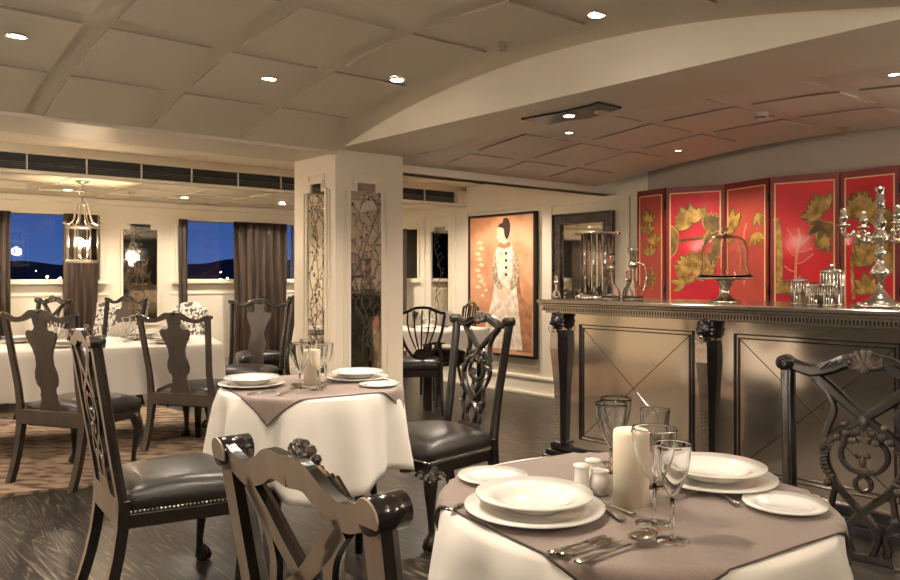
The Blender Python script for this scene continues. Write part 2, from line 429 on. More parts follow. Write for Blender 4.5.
oR = step_frame(b, RM[0], RM[1], zb, zt, zcap, fR, .022, .016); step_frame(b, RM[0]-.05, RM[1]+.05, zb-.05, zt+.0, zcap+.06, fR, .008, .012)
oL = step_frame(b, LM[0], LM[1], zb, zt, zcap, fL, .022, .016); step_frame(b, LM[0]-.05, LM[1]+.05, zb-.05, zt+.0, zcap+.06, fL, .008, .012)
pil = b.build('pillar', M['pillar'], kind='structure', bevel=.003)
random.seed(3)
def etched(name, label, outline, fn, a, c_, lo, hi, origin, dens=2):
    t = thing(name, label, 'mirror', origin, 0, None); I = Matrix.Translation(-Vector(origin))
    m_ = MB(); m_.T = I; m_.prism(outline, fn, .001, .006); m_.build('mirror_glass', M['mirror'], t)
    e = MB(); e.T = I; w = c_-a
    def rib(pts, r):
        e.ribbon([(x, z, max(.0015, r*(1-.6*i/len(pts)))) for i, (x, z) in enumerate(pts)], fn, .0015, 0, .0062)
    for k in range(dens):
        x = a+w*(.3+.4*random.random()); z = lo+.1; pts = [(x, z)]
        while z < hi-.05:
            z += .07; x += random.uniform(-.05, .05)*w*3; x = min(c_-.03, max(a+.03, x)); pts.append((x, z))
        pts = cr(pts, 3); rib(pts, .005)
        for q in pts[4::3]:
            sg = random.choice((-1, 1)); l = random.uniform(.04, .10)
            x1 = min(c_-.012, max(a+.012, q[0]+sg*l*.8)); rib([(q[0],q[1]),((q[0]+x1)/2,q[1]+l*.3),(x1,q[1]+l*.8)], .0028)
            for j in range(3):
                xx = min(c_-.014, max(a+.014, x1+random.uniform(-.02,.02))); z2 = q[1]+l*.8+random.uniform(-.02,.02)
                an = random.uniform(0, PI); r = .011
                ol = [(xx+r*math.cos(an)*math.cos(tt)-.4*r*math.sin(an)*math.sin(tt), z2+r*math.sin(an)*math.cos(tt)+.4*r*math.cos(an)*math.sin(tt)) for tt in [i*PI/3 for i in range(6)]]
                e.prism(ol, fn, .006, .0078)
    e.build('etched_branches', M['etch'], t)
    return t
etched('etched_mirror', 'tall stepped-top mirror with etched branches on the pillar\'s wider right face', oR, fR, RM[0], RM[1], zb, zt, tuple(W(.0, (RM[0]+RM[1])/2, zb)), 3)
etched('etched_mirror', 'narrow stepped-top mirror with etched branches on the pillar\'s left face', oL, fL, LM[0], LM[1], zb, zt, tuple(W((LM[0]+LM[1])/2, 0, zb)), 3)
# mirrors on the two window walls
fH = lambda x, z, d: W(HS+d, x, z)
m1 = (uh(122.5), uh(157), .75, 1.78)
f = MB(); oH = step_frame(f, m1[0], m1[1], m1[2], m1[3], 1.84, fH, .025, .02); f.build('trim_4', M['cream'], kind='structure')
etched('wall_mirror', 'tall branch-etched mirror on the cream wall between the two left windows', oH, fH, m1[0], m1[1], m1[2], m1[3], tuple(W(HS, (m1[0]+m1[1])/2, m1[2])), 2)
fP = lambda x, z, d: W(x, USC-d, z)
m2 = (sp(432), sp(449.5), .75, 1.82)
f = MB(); oP = step_frame(f, m2[0], m2[1], m2[2], m2[3], 1.87, fP, .025, .02); f.build('trim_5', M['cream'], kind='structure')
etched('wall_mirror', 'narrow dark mirror on the cream wall left of the lady painting', oP, fP, m2[0], m2[1], m2[2], m2[3], tuple(W((m2[0]+m2[1])/2, USC, m2[2])), 1)

# ---------------------------------------------------------------- curtains
def curtain(p0, p1, z0, z1, label, folds, amp, mtl='curtain'):
    p0 = Vector(p0); p1 = Vector(p1); n = folds*8; d = p1-p0; nr = V(d.y, -d.x, 0).normalized()
    t = thing('curtain', label, 'curtain', ((p0+p1)/2).to_tuple()[:2]+(z0,), 0, None); I = Matrix.Translation(-t.location)
    m_ = MB(); m_.T = I; rows = 14; vs = []
    ph = [random.uniform(0, 6) for _ in range(4)]
    for r in range(rows+1):
        z = z0+(z1-z0)*r/rows; q = 1-r/rows
        for k in range(n+1):
            x = k/n
            off = amp*(math.sin(x*folds*2*PI+ph[0]+.6*math.sin(q*3+ph[1]))+.45*math.sin(x*folds*4.3*PI+ph[2]+q*2))*(.55+.45*q)
            xs = x+.015*math.sin(q*5+x*9+ph[3])
            pt = p0+d*xs+nr*(off+.05); vs.append((pt.x, pt.y, z))
    fs = [(r*(n+1)+k, r*(n+1)+k+1, (r+1)*(n+1)+k+1, (r+1)*(n+1)+k) for r in range(rows) for k in range(n)]
    m_.add(vs, fs, 0, True); o = m_.build('cloth_panel', M[mtl], t)
    s_ = o.modifiers.new('solid', 'SOLIDIFY'); s_.thickness = .004
    h = MB(); h.T = I; h.tube([(p0+nr*.05+V(0,0,z1)), (p1+nr*.05+V(0,0,z1))], .008, 8); h.build('curtain_rail', M['black'], t)
    return t
def hull_pt(px, off=.10): 
    return W(HS+off, u_on_s(px, HS+off+.05))
curtain(hull_pt(-22), hull_pt(11), .02, 1.9, 'dark brown silk curtain at the left edge of the leftmost window', 4, .018)
curtain(hull_pt(64), hull_pt(98), .02, 1.9, 'dark brown silk curtain hanging right behind the lantern', 4, .018)
curtain(hull_pt(179), hull_pt(188), .02, 1.9, 'thin dark curtain at the left side of the second window', 2, .012)
curtain(hull_pt(234), hull_pt(286), .02, 1.9, 'wide gathered bronze silk curtain just left of the mirrored pillar', 7, .026)
a = W(s_on_u(400, USC-.1), USC-.06); c_ = W(s_on_u(407.5, USC-.1), USC-.06); curtain(a, c_, .02, 1.86, 'dark curtain strip beside the small window right of the pillar', 2, .01)

# ---------------------------------------------------------------- dusk outside
wm = mat('dusk_water', (.01,.02,.05), .25)
b = MB(); b.box(-300, 120, 11.6, 400, -2.6, -2.5); o = b.build('harbour_water', wm); tag(o, 'dark blue water stretching outside the windows at dusk', 'water', kind='stuff')
hm = mat('far_shore', (.006,.010,.022), .9); lm = mat('town_light', (1,.85,.6), .5, emit=40)
b = MB(); n = 120; vs = []
for i in range(n+1):
    x = -210+i*2.6; z = 4.6+2.0*noise.noise(V(x*.03, 3, 1))+1.3*noise.noise(V(x*.11, 7, 2))
    vs += [(x, 170, -3), (x, 200, max(.5, z)), (x, 240, -3)]
fs = []
for i in range(n): 
    a = i*3; fs += [(a, a+3, a+4, a+1), (a+1, a+4, a+5, a+2)]
b.add(vs, fs, 0); o = b.build('far_shoreline', hm); tag(o, 'dark tree-lined shore across the water seen through the windows', 'shore', kind='stuff')
b = MB(); random.seed(11)
for i in range(90):
    x = random.uniform(-190, 30); b.ball((x, 168.5, random.uniform(-1.6, 3.2)), random.uniform(.05, .22), 6)
o = b.build('harbour_lights', lm); tag(o, 'scattered tiny town lights along the far shore at dusk', 'lights', kind='stuff')
w = bpy.data.worlds.new('dusk'); sc.world = w; w.use_nodes = True; nt = w.node_tree; bg = nt.nodes['Background']
tc = nt.nodes.new('ShaderNodeTexCoord'); sx = nt.nodes.new('ShaderNodeSeparateXYZ'); rp = nt.nodes.new('ShaderNodeValToRGB')
nt.links.new(tc.outputs['Generated'], sx.inputs[0]); nt.links.new(sx.outputs['Z'], rp.inputs[0]); nt.links.new(rp.outputs[0], bg.inputs[0])
e = rp.color_ramp.elements; e[0].position = 0; e[0].color = (.020,.044,.13,1); e[1].position = .12; e[1].color = (.006,.018,.075,1)
bg.inputs[1].default_value = 1.3

# ---------------------------------------------------------------- painting, framed mirror
def painting():
    u = USC-.02; s0, s1 = sp(473), sp(539.5); p = W(s1, u); z0, z1 = zz(p, 359), zz(p, 211)
    org = W((s0+s1)/2, u, z0); t = thing('lady_painting', 'tall orange oil painting of a standing lady in an ivory gown', 'painting', org)
    I = Matrix.Translation(-org); w_ = s1-s0; h = z1-z0
    f = lambda x, z, d: W(s0+x*w_, u-d, z0+z*h)
    m_ = MB(); m_.T = I; m_.wbox(s0+.02, s1-.02, u-.04, u-.005, z0+.02, z1-.02); m_.build('canvas', M['canvas'], t)
    m_ = MB(); m_.T = I
    for a in ((s0,s0+.02,z0,z1),(s1-.02,s1,z0,z1)): m_.wbox(a[0],a[1],u-.055,u+.01,a[2],a[3])
    m_.wbox(s0,s1,u-.055,u+.01,z1-.025,z1); m_.wbox(s0,s1,u-.055,u+.01,z0,z0+.025); m_.build('black_frame', M['black'], t)
    m_ = MB(); m_.T = I; e0, e1 = .041, .043
    sh = lambda pts, mi, k=0: m_.prism(pts, f, e0, e1+k*.0008, mi)
    # rust backdrop strip, gown, bodice, sleeves, head, hair
    sh([(.74,.04),(.95,.04),(.95,.35),(.80,.42),(.76,.60),(.72,.30)], 3, 0)
    sh(cr([(.20,.05),(.28,.22),(.38,.42),(.43,.58),(.50,.62),(.68,.60),(.74,.45),(.79,.20),(.82,.05)], 4), 2, 1)
    sh(cr([(.40,.56),(.41,.68),(.45,.76),(.52,.80),(.62,.80),(.70,.74),(.72,.62),(.70,.54),(.55,.52)], 4), 2, 2)
    sh(cr([(.68,.76),(.74,.70),(.77,.60),(.74,.50),(.66,.46),(.64,.50),(.68,.58)], 4), 5, 3)
    sh(cr([(.42,.74),(.38,.66),(.37,.58),(.42,.50),(.50,.46),(.53,.49),(.46,.56)], 4), 5, 3)
    sh(cr([(.45,.77),(.50,.80),(.56,.785),(.62,.80),(.655,.77),(.56,.75)], 4), 3, 4)
    sh([(.47,.80),(.50,.84),(.57,.84),(.60,.80),(.54,.775)], 1, 3)
    sh(cr([(.47,.82),(.44,.835),(.455,.86),(.45,.89),(.48,.91),(.54,.91),(.57,.87),(.55,.83),(.51,.81),(.47,.82)], 4), 1, 4)
    sh(cr([(.46,.905),(.49,.93),(.53,.935),(.55,.965),(.60,.965),(.63,.94),(.64,.90),(.625,.85),(.59,.82),(.56,.85),(.55,.89),(.50,.905)], 4), 0, 5)
    sh([(.46,.44),(.52,.46),(.58,.44),(.56,.38),(.49,.40)], 1, 5)
    for k, zk in enumerate((.72,.67,.62,.57)): sh([(.585+.02*math.cos(a), zk+.012*math.sin(a)) for a in [i*PI/3 for i in range(6)]], 0, 5)
    for k in range(9):
        zk = .80-.04*k; x = .17+.03*math.sin(k*2.1)
        sh(cr([(x-.05,zk),(x,zk+.018),(x+.045,zk),(x+.02,zk-.012),(x-.03,zk-.006),(x-.05,zk)], 3), 4, 1)
        if k > 4: sh(cr([(x+.05,zk-.06),(x+.10,zk-.05),(x+.09,zk-.075)], 3), 2, 1)
    m_.build('painted_figure', [M['p_hair'], M['p_skin'], M['p_dress'], M['p_brown'], M['p_gold'], M['p_sleeve']], t)
painting()
def framed_mirror():
    u = USC-.02; s0, s1 = sp(556), sp(616); p = W(s0, u); z0, z1 = .75, zz(p, 215)
    org = W((s0+s1)/2, u, z0); t = thing('framed_mirror', 'mirror in a wide silvered dark frame on the wall behind the bar end', 'mirror', org); I = Matrix.Translation(-org)
    m_ = MB(); m_.T = I; m_.wbox(s0+.09, s1-.09, u-.012, u, z0+.09, z1-.1); m_.build('mirror_glass', M['mirror'], t)
    m_ = MB(); m_.T = I
    def rect(i0, i1, d):
        m_.wbox(s0+i0, s0+i1, u-d, u+.01, z0+i0, z1-i0); m_.wbox(s1-i1, s1-i0, u-d, u+.01, z0+i0, z1-i0)
        m_.wbox(s0+i0, s1-i0, u-d, u+.01, z1-i1, z1-i0); m_.wbox(s0+i0, s1-i0, u-d, u+.01, z0+i0, z0+i1)
    rect(0, .02, .05); rect(.02, .09, .035); rect(.09, .11, .045)
    m_.build('frame', M['carve'], t, bevel=.006)
framed_mirror()

# ---------------------------------------------------------------- folding screen
def screen():
    pts = [onz(639,600,0)*0 for _ in range(0)]
    raw = [(637.5,84.3),(666,88.0),(725.5,91.7),(770,98.6),(840.5,104.0),(901,110.5),(985,117)]
    hz = .775
    P = []
    for px, dy in raw:
        Y = hz*F/dy; P.append(V((px-450)/F*Y, Y, 0))
    ztop = EYE+hz
    t = thing('folding_screen', 'red lacquer folding screen with gilt leaves standing behind the bar', 'screen', P[2])
    I = Matrix.Translation(-P[2])
    random.seed(21)
    for i in range(len(P)-1):
        a, b_ = P[i].copy(), P[i+1].copy(); d = (b_-a); L_ = d.length; d.normalize(); nr = V(-d.y, d.x, 0)
        if nr.y > 0: nr = -nr                       # towards the room
        f = lambda x, z, k, a=a, d=d, nr=nr: a+d*x+nr*k+V(0,0,z)
        m_ = MB(); m_.T = I; g_ = .006
        m_.hexa([f(g_,.05,-.01), f(L_-g_,.05,-.01), f(L_-g_,.05,.01), f(g_,.05,.01), f(g_,ztop,-.01), f(L_-g_,ztop,-.01), f(L_-g_,ztop,.01), f(g_,ztop,.01)], 1)
        q = .035
        m_.hexa([f(q,.15,.0), f(L_-q,.15,.0), f(L_-q,.15,.012), f(q,.15,.012), f(q,ztop-.05,0), f(L_-q,ztop-.05,0), f(L_-q,ztop-.05,.012), f(q,ztop-.05,.012)], 0)
        for (x0, x1, z0, z1) in ((q,q+.01,.15,ztop-.05),(L_-q-.01,L_-q,.15,ztop-.05),(q,L_-q,ztop-.06,ztop-.05),(q,L_-q,.15,.16)):
            m_.hexa([f(x0,z0,.0), f(x1,z0,.0), f(x1,z0,.014), f(x0,z0,.014), f(x0,z1,0), f(x1,z1,0), f(x1,z1,.014), f(x0,z1,.014)], 2)
        def leafs(cx, cz, n_, r, mi, a0=0, spread=2*PI, lay=0):
            for k in range(n_):
                an = a0+spread*(k/max(1, n_-1)-.5); l = r*random.uniform(.75, 1.1); w_ = l*.17
                pl = []
                for tt in lin(0, 1, 5): pl.append((tt*l, w_*math.sin(tt*PI)**.8+.0*tt))
                pl += [(x, -y) for x, y in reversed(pl[1:-1])]
                ol = []; big = [(x*1.12-.04*l, y*1.45) for x, y in pl]
                o2 = [(min(L_-q-.012, max(q+.012, cx+x*math.cos(an)-y*math.sin(an))), cz+x*math.sin(an)+y*math.cos(an)) for x, y in big]
                m_.prism(o2, f, .011, .0132+lay*.0006+.0002*k, 4 if mi == 3 else 3)
                for x, y in pl:
                    X = cx+x*math.cos(an)-y*math.sin(an); Z = cz+x*math.sin(an)+y*math.cos(an)
                    ol.append((min(L_-q-.012, max(q+.012, X)), Z))
                m_.prism(ol, f, .011, .0135+lay*.0006+.0002*k, mi)
        def branch(pl, w_, mi):
            m_.ribbon([(min(L_-q-.014, max(q+.014, x)), z, w_) for x, z in cr(pl, 4)], f, .0022, mi, .0118)
        c = L_/2
        if i == 0:
            for k in range(4): leafs(c+random.uniform(-.03,.05), 1.45+.1*k, 4, .12, 3, PI/2, 1.8, k)
            leafs(c, 1.25, 6, .1, 4, 0, 5)
        elif i == 1:
            leafs(c-.02, 1.72, 11, .17, 3, 2.2, 2.6); leafs(c+.10, 1.66, 9, .15, 4, .5, 2.2, 1); leafs(c-.15, 1.56, 5, .16, 4, 3.0, 2.2, 2)
            branch([(.02,1.50),(c-.1,1.58),(c+.05,1.60),(L_-.05,1.72)], .012, 4)
            leafs(c+.08, 1.52, 9, .16, 4, -.3, 3, 3); leafs(c-.02, 1.32, 14, .17, 3, 1.4, 4.4, 1); leafs(c-.08, 1.2, 5, .14, 3, 2.2, 3)
        elif i == 2:
            leafs(c+.13, 1.78, 3, .15, 3, -1.4, 1.2); leafs(c+.1, 1.62, 4, .12, 3, -1.3, 1.6); branch([(c-.02,1.2),(c,1.45),(c-.02,1.6),(c+.01,1.7)], .006, 5)
            branch([(c,1.45),(c-.06,1.55)], .004, 5); leafs(.06, 1.62, 4, .2, 3, PI/2, 1.2)
        elif i == 3:
            branch([(.07,1.15),(.075,1.4),(.065,1.6),(.05,1.72)], .022, 3)
            br = .19
            branch([(br,1.1),(br+.0,1.3),(br+.01,1.45),(br+.03,1.56),(br+.02,1.64)], .009, 5)
            for (zz_, dx, dz) in ((1.36,.13,.08),(1.42,-.07,.1),(1.5,.10,.07),(1.56,-.06,.08),(1.3,-.08,.05),(1.45,.12,.03)):
                branch([(br+.005,zz_),(br+dx*.5,zz_+dz*.3),(br+dx,zz_+dz)], .005, 5)
            leafs(L_-.12, 1.74, 8, .15, 3, 2.4, 2.4); leafs(L_-.1, 1.68, 5, .15, 4, -1.9, 2.2, 1); leafs(L_-.09, 1.56, 4, .13, 3, -2.2, 1.4)
            leafs(.1, 1.14, 6, .12, 3, 1.5, 2.6)
        elif i == 4:
            leafs(c-.04, 1.70, 13, .18, 3, 1.2, 3.2); leafs(c+.05, 1.62, 6, .16, 4, -.2, 2.4, 1); leafs(c+.03, 1.36, 14, .18, 3, 1.4, 3.4); branch([(.1,1.1),(.09,1.4),(.14,1.6)], .012, 3)
            leafs(c, 1.15, 6, .14, 3, 1.5, 3)
        else:
            leafs(c, 1.6, 8, .2, 3, 1.2, 4); leafs(c, 1.3, 8, .2, 3, 1.2, 4)
        pn = m_.build('screen_panel', [M['salmon'] if i in (0, 2) else M['red'], M['rededge'], M['goldline'], M['leaf'], M['leafd'], M['coral']], t)
        if i in (0, 2, 4):
            for zh in (ztop-.16, 1.16, .35):
                h = MB(); h.T = I; c3 = b_+nr*.018+V(0,0,zh); h.tube([c3-V(0,0,.035), c3+V(0,0,.035)], .009, 8); h.build('hinge', M['black'], t)
screen()

# ---------------------------------------------------------------- bar
def bar():
    zt_ = 1.11; u0 = 1.05; S0, S1 = 1.065, 5.3
    org = W(S0, u0, 0); t = thing('bar_counter', 'long pewter lacquered bar counter with crossed panels and lion pilasters', 'bar counter', org)
    I = Matrix.Translation(-org)
    b = MB(); b.T = I; b.wbox(S0+.02, S1, u0, u0+.62, .12, 1.02); b.build('body', M['bar'], t)
    b = MB(); b.T = I; b.wbox(S0-.07, S1, u0-.10, u0+.72, 1.085, zt_); b.wbox(S0-.055, S1, u0-.085, u0+.7, 1.068, 1.086); b.build('countertop', M['bartop'], t, bevel=.005)
    b = MB(); b.T = I; b.wbox(S0-.03, S1, u0-.055, u0+.66, 1.018, 1.05); b.wbox(S0-.04, S1, u0-.07, u0+.67, 1.05, 1.07); b.build('cornice', M['bartop'], t, bevel=.004)
    b = MB(); b.T = I
    k = 0
    s = S0-.03
    while s < S1-.02:
        b.wbox(s, s+.010, u0-.078, u0-.06, 1.033, 1.056); s += .0185
    for k in range(28): b.wbox(S0-.055, S0-.035, u0-.06+k*.026, u0-.046+k*.026, 1.033, 1.056)
    b.build('dentil_moulding', M['bartop'], t)
    b = MB(); b.T = I; b.wbox(S0-.05, S1, u0-.07, u0+.66, 0, .05); b.wbox(S0-.035, S1, u0-.05, u0+.65, .05, .085); b.wbox(S0-.015, S1, u0-.025, u0+.63, .085, .13); b.build('plinth', M['barblack'], t, bevel=.006)
    pil_s = [1.15, 2.235, 3.355, 4.475]
    for i in range(4):
        a, c_ = (pil_s[i]+.14, pil_s[i]+.975)
        c_ = min(c_, S1-.05); lo, hi = .185, .95
        b = MB(); b.T = I
        for (i0, i1, d) in ((0,.007,.014),(.022,.029,.010)):
            b.wbox(a+i0, a+i1, u0-d, u0+.005, lo+i0, hi-i0); b.wbox(c_-i1, c_-i0, u0-d, u0+.005, lo+i0, hi-i0)
            b.wbox(a+i0, c_-i0, u0-d, u0+.005, hi-i1, hi-i0); b.wbox(a+i0, c_-i0, u0-d, u0+.005, lo+i0, lo+i1)
        fr = b.build('panel_moulding', M['barblack'], t)
        b = MB(); b.T = I
        f = lambda x, z, d: W(x, u0-d, z)
        for (p, q) in (((a+.034,lo+.034),(c_-.034,hi-.034)),((a+.034,hi-.034),(c_-.034,lo+.034))):
            b.ribbon([(p[0],p[1],.0022),(q[0],q[1],.0022)], f, .002, 0, .0)
        b.build('crossed_beading', M['barblack'], fr)
    for s in pil_s:
        pt = thing_local('pilaster', t, I, (0,0,0))
        # tapered term: bar finish left and front, right side's black is painted-in reflection
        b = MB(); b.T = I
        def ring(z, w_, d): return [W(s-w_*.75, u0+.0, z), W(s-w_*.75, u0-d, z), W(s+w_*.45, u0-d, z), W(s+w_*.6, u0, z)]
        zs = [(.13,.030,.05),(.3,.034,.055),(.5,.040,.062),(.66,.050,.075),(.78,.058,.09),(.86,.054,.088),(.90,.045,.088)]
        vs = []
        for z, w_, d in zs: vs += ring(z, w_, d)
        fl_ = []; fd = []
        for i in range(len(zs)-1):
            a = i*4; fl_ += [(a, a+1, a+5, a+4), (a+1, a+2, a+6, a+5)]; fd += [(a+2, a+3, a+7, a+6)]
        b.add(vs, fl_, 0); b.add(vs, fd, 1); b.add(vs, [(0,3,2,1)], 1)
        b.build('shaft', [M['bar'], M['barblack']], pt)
        b = MB(); b.T = I
        c0 = W(s-.004, u0-.055, .965)
        b.ball(c0, .045, 12, 1, 1, 1.1); b.ball(W(s-.01, u0-.098, .955), .022, 10, 1.1, 1.1, .9); b.ball(W(s-.01, u0-.075, .995), .022, 8)
        for k in range(12):
            an = 2*PI*k/12; b.ball(c0+V(.047*math.cos(an)*AX[0], .047*math.cos(an)*AX[1], .05*math.sin(an)), .015, 6)
        for sg in (-1, 1): b.ball(W(s+sg*.022-.008, u0-.085, .982), .008, 6); b.ball(W(s+sg*.042, u0-.06, 1.005), .012, 6)
        b.box(*[0]*0) if False else None
        b.build('lion_head', M['barblack'], pt)
        b = MB(); b.T = I; rc = W(s-.012, u0-.108, .915)
        b.tube([rc+V(.024*math.sin(a)*AX[0], .024*math.sin(a)*AX[1], .024*math.cos(a)) for a in lin(0, 2*PI, 16)[:-1]], .003, 6, closed=True)
        b.build('ring', M['silver'], pt)
        b = MB(); b.T = I
        for k in range(16): b.ball(W(s-.012, u0-.052-.0009*k, .16+.022*k), .006, 6)
        b.build('bead_trail', M['silver'], pt)
        b = MB(); b.T = I; b.wbox(s-.035, s+.035, u0-.07, u0, .13, .15); b.build('foot_block', M['barblack'], pt)
    return t
def thing_local(name, parent, I, loc):
    o = bpy.data.objects.new(name, None); C.objects.link(o); o.parent = parent; o.location = loc; return o
bar()
BT = 1.11
def on_bar(px, u=1.3): s = s_on_u(px, u); return W(s, u, BT)

# silver and glass on the bar
def candelabrum():
    p = on_bar(880, 1.28); t = thing('candelabrum', 'ornate silver candelabrum with branching arms on the bar', 'candelabrum', p, 20)
    b = MB(); b.lathe([(0,0),(.115,0),(.118,.008),(.105,.016),(.09,.022),(.085,.03),(.06,.04),(.045,.055),(.034,.07),(.022,.09)], 28)
    for k in range(12): a = 2*PI*k/12; b.ball((.1*math.cos(a), .1*math.sin(a), .016), .014, 8, 1, 1, .7)
    b.build('base', M['silver'], t)
    b = MB(); b.lathe([(.02,.085),(.016,.11),(.013,.13),(.024,.145),(.045,.165),(.05,.18),(.038,.20),(.02,.22),(.016,.25),(.026,.265),(.03,.28),(.02,.30),(.016,.33),(.034,.345),(.042,.36),(.03,.385),(.02,.40),(.032,.425),(.034,.44),(.02,.455),(.014,.475),(.012,.50)], 20); b.build('stem', M['silver'], t)
    b = MB(); b.lathe([(.012,.50),(.028,.51),(.02,.53),(.026,.545),(.018,.555),(.022,.57),(.014,.585),(.024,.60),(.022,.615),(0,.62)], 16); b.build('finial', M['silver'], t)
    for k in range(4):
        a = PI/4+k*PI/2+.35; c, s = math.cos(a), math.sin(a)
        pth = cr([(.02,.0,.36),(.06,0,.335),(.10,0,.345),(.13,0,.375),(.165,0,.36),(.185,0,.385),(.18,0,.41)], 5)
        b = MB(); b.tube([(x*c, x*s, z) for x, y, z in pth], [.010-.004*i/len(pth) for i in range(len(pth))], 8)
        for q in pth[3::4]: b.ball((q[0]*c, q[0]*s, q[2]+.008), .0125, 8)
        arm = b.build('arm', M['silver'], t)
        b = MB(); b.lathe([(.004,.0),(.03,.012),(.034,.018),(.012,.022),(.012,.035),(.022,.045),(.02,.065),(.014,.075),(.018,.09),(.010,.10),(0,.105)], 14, (.18*c, .18*s, .405)); b.build('candle_cup', M['silver'], arm)
candelabrum()
def canisters():
    spec = [(800,1.33,.048,.155,'round silver lidded canister leftmost of the four on the bar'),(814,1.20,.04,.125,'short silver canister standing second from left in the canister cluster'),
            (829,1.22,.042,.13,'low silver canister in front of the tallest one'),(832,1.38,.06,.215,'tallest silver canister of the cluster beside the candelabrum')]
    for px, u, r, h, lab in spec:
        p = on_bar(px, u); t = thing('silver_canister', lab, 'canister', p, 0, 'silver canisters on the bar')
        b = MB(); n = 48
        pr = [(0,0),(r,0),(r,.006),(r*.95,.01),(r*.95,h*.82),(r,h*.84),(r,h*.87),(r*.9,h*.9)]
        b.lathe(pr, n); 
        for k in range(20): a = 2*PI*k/20; b.tube([(r*.95*math.cos(a), r*.95*math.sin(a), .012),(r*.95*math.cos(a), r*.95*math.sin(a), h*.81)], .0035, 5)
        b.build('body', M['silver'], t)
        b = MB(); b.lathe([(r*.98,h*.87),(r*.98,h*.89),(r*.6,h*.93),(r*.15,h*.95),(r*.12,h*.98),(r*.2,h),(0,h*1.06)], 28); b.build('lid', M['silver'], t)
canisters()
def cake_stand():
    p = on_bar(725, 1.3); t = thing('cake_stand', 'silver footed cake stand on the bar in front of the screen', 'cake stand', p)
    b = MB(); b.lathe([(0,0),(.09,0),(.092,.008),(.07,.018),(.045,.03),(.03,.055),(.026,.08),(.04,.11),(.055,.135),(0,.137)], 32); b.build('pedestal', M['silver'], t)
    b = MB(); b.lathe([(0,.137),(.10,.137),(.185,.142),(.19,.148),(.18,.150),(.10,.146),(0,.146)], 40); b.build('plate', M['silver'], t)
    t2 = thing('glass_cloche', 'bell-shaped clear glass dome resting on the silver cake stand', 'glass dome', p+V(0,0,.151))
    prof = [(.165,0),(.145,.02),(.132,.06),(.13,.15),(.125,.19),(.11,.225),(.08,.245),(.03,.255),(0,.256)]
    inner = [(r-.004 if r > .01 else 0, z-.004) for r, z in reversed(prof[:])]; inner[-1] = (.161, .0); inner.append((.165, 0))
    b = MB(); b.lathe(prof+inner, 40); b.build('dome', M['glass'], t2, weld=True)
    b = MB(); b.lathe([(.075,.247),(.03,.259),(.008,.264),(.008,.27),(.022,.285),(.018,.30),(0,.305)], 20); b.build('knob', M['silver'], t2)
cake_stand()
def crystal_vase():
    p = on_bar(597, 1.27); t = thing('crystal_rod_lamp', 'tall cylinder of crystal rods under a flat silver ring on the bar', 'crystal lamp', p)
    b = MB(); b.lathe([(0,0),(.15,0),(.15,.02),(.12,.035),(.10,.05),(.0,.05)], 32); b.build('base', M['silver'], t)
    for k in range(16):
        a = 2*PI*k/16; b = MB(); x, y = .095*math.cos(a), .095*math.sin(a); b.tube([(x,y,.05),(x,y,.445)], .0145, 8); b.build('crystal_rod', M['silver' if k % 2 else 'glass'], t)
    b = MB(); b.lathe([(.08,.445),(.16,.445),(.165,.452),(.16,.458),(.08,.458),(.08,.445)], 36); b.build('top_ring', M['silver'], t)
crystal_vase()
def decanter(px, u, h, lab, kind):
    p = on_bar(px, u); t = thing('decanter', lab, 'decanter', p)
    k = h/.33
    b = MB(); prof = [(0,0),(.055,0),(.062,.01),(.066,.035),(.06,.07),(.04,.10),(.02,.125),(.016,.17),(.018,.21),(.026,.225)]
    prof = [(r*k, z*k) for r, z in prof]; inner = [(max(0, r-.004), z) for r, z in reversed(prof[2:])]+[(0,.012)]
    b.lathe(prof+inner, 24); b.build('flask', M['glass'], t, weld=True)
    b = MB(); b.lathe([(.06*k,.0),(.07*k,.008),(.07*k,.012),(.063*k,.02),(.06*k,.0)], 24); b.build('silver_foot', M['silver'], t)
    b = MB(); b.lathe([(.018*k,.20*k),(.028*k,.215*k),(.03*k,.235*k),(.016*k,.245*k)], 20); b.build('silver_mount', M['silver'], t)
    b = MB()
    if kind == 0: b.lathe([(.01,.24*k),(.012,.26*k),(.024*k,.28*k),(.026*k,.30*k),(.016*k,.325*k),(0,.33*k)], 16)
    else: b.lathe([(.02*k,.24*k),(.022*k,.29*k),(.034*k,.31*k),(.034*k,.33*k),(0,.332*k)], 16)
    b.build('stopper', M['glass'] if kind == 0 else M['silver'], t)
    if kind:
        b = MB(); b.tube([(x*k, 0, z*k) for x, z in cr([(.03,.24),(.07,.22),(.085,.16),(.075,.09),(.06,.05)], 5)], .005*k, 8); b.build('handle', M['silver'], t)
decanter(611, 1.12, .31, 'round silver-mounted glass decanter with ball stopper beside the crystal lamp', 0)
decanter(633, 1.20, .34, 'tall claret jug with handle and silver collar nearest the red screen', 1)
decanter(628, 1.45, .2, 'small glass bottle behind the claret jug', 0)
decanter(556, 1.15, .17, 'small clear bottle at the left end of the bar', 0)

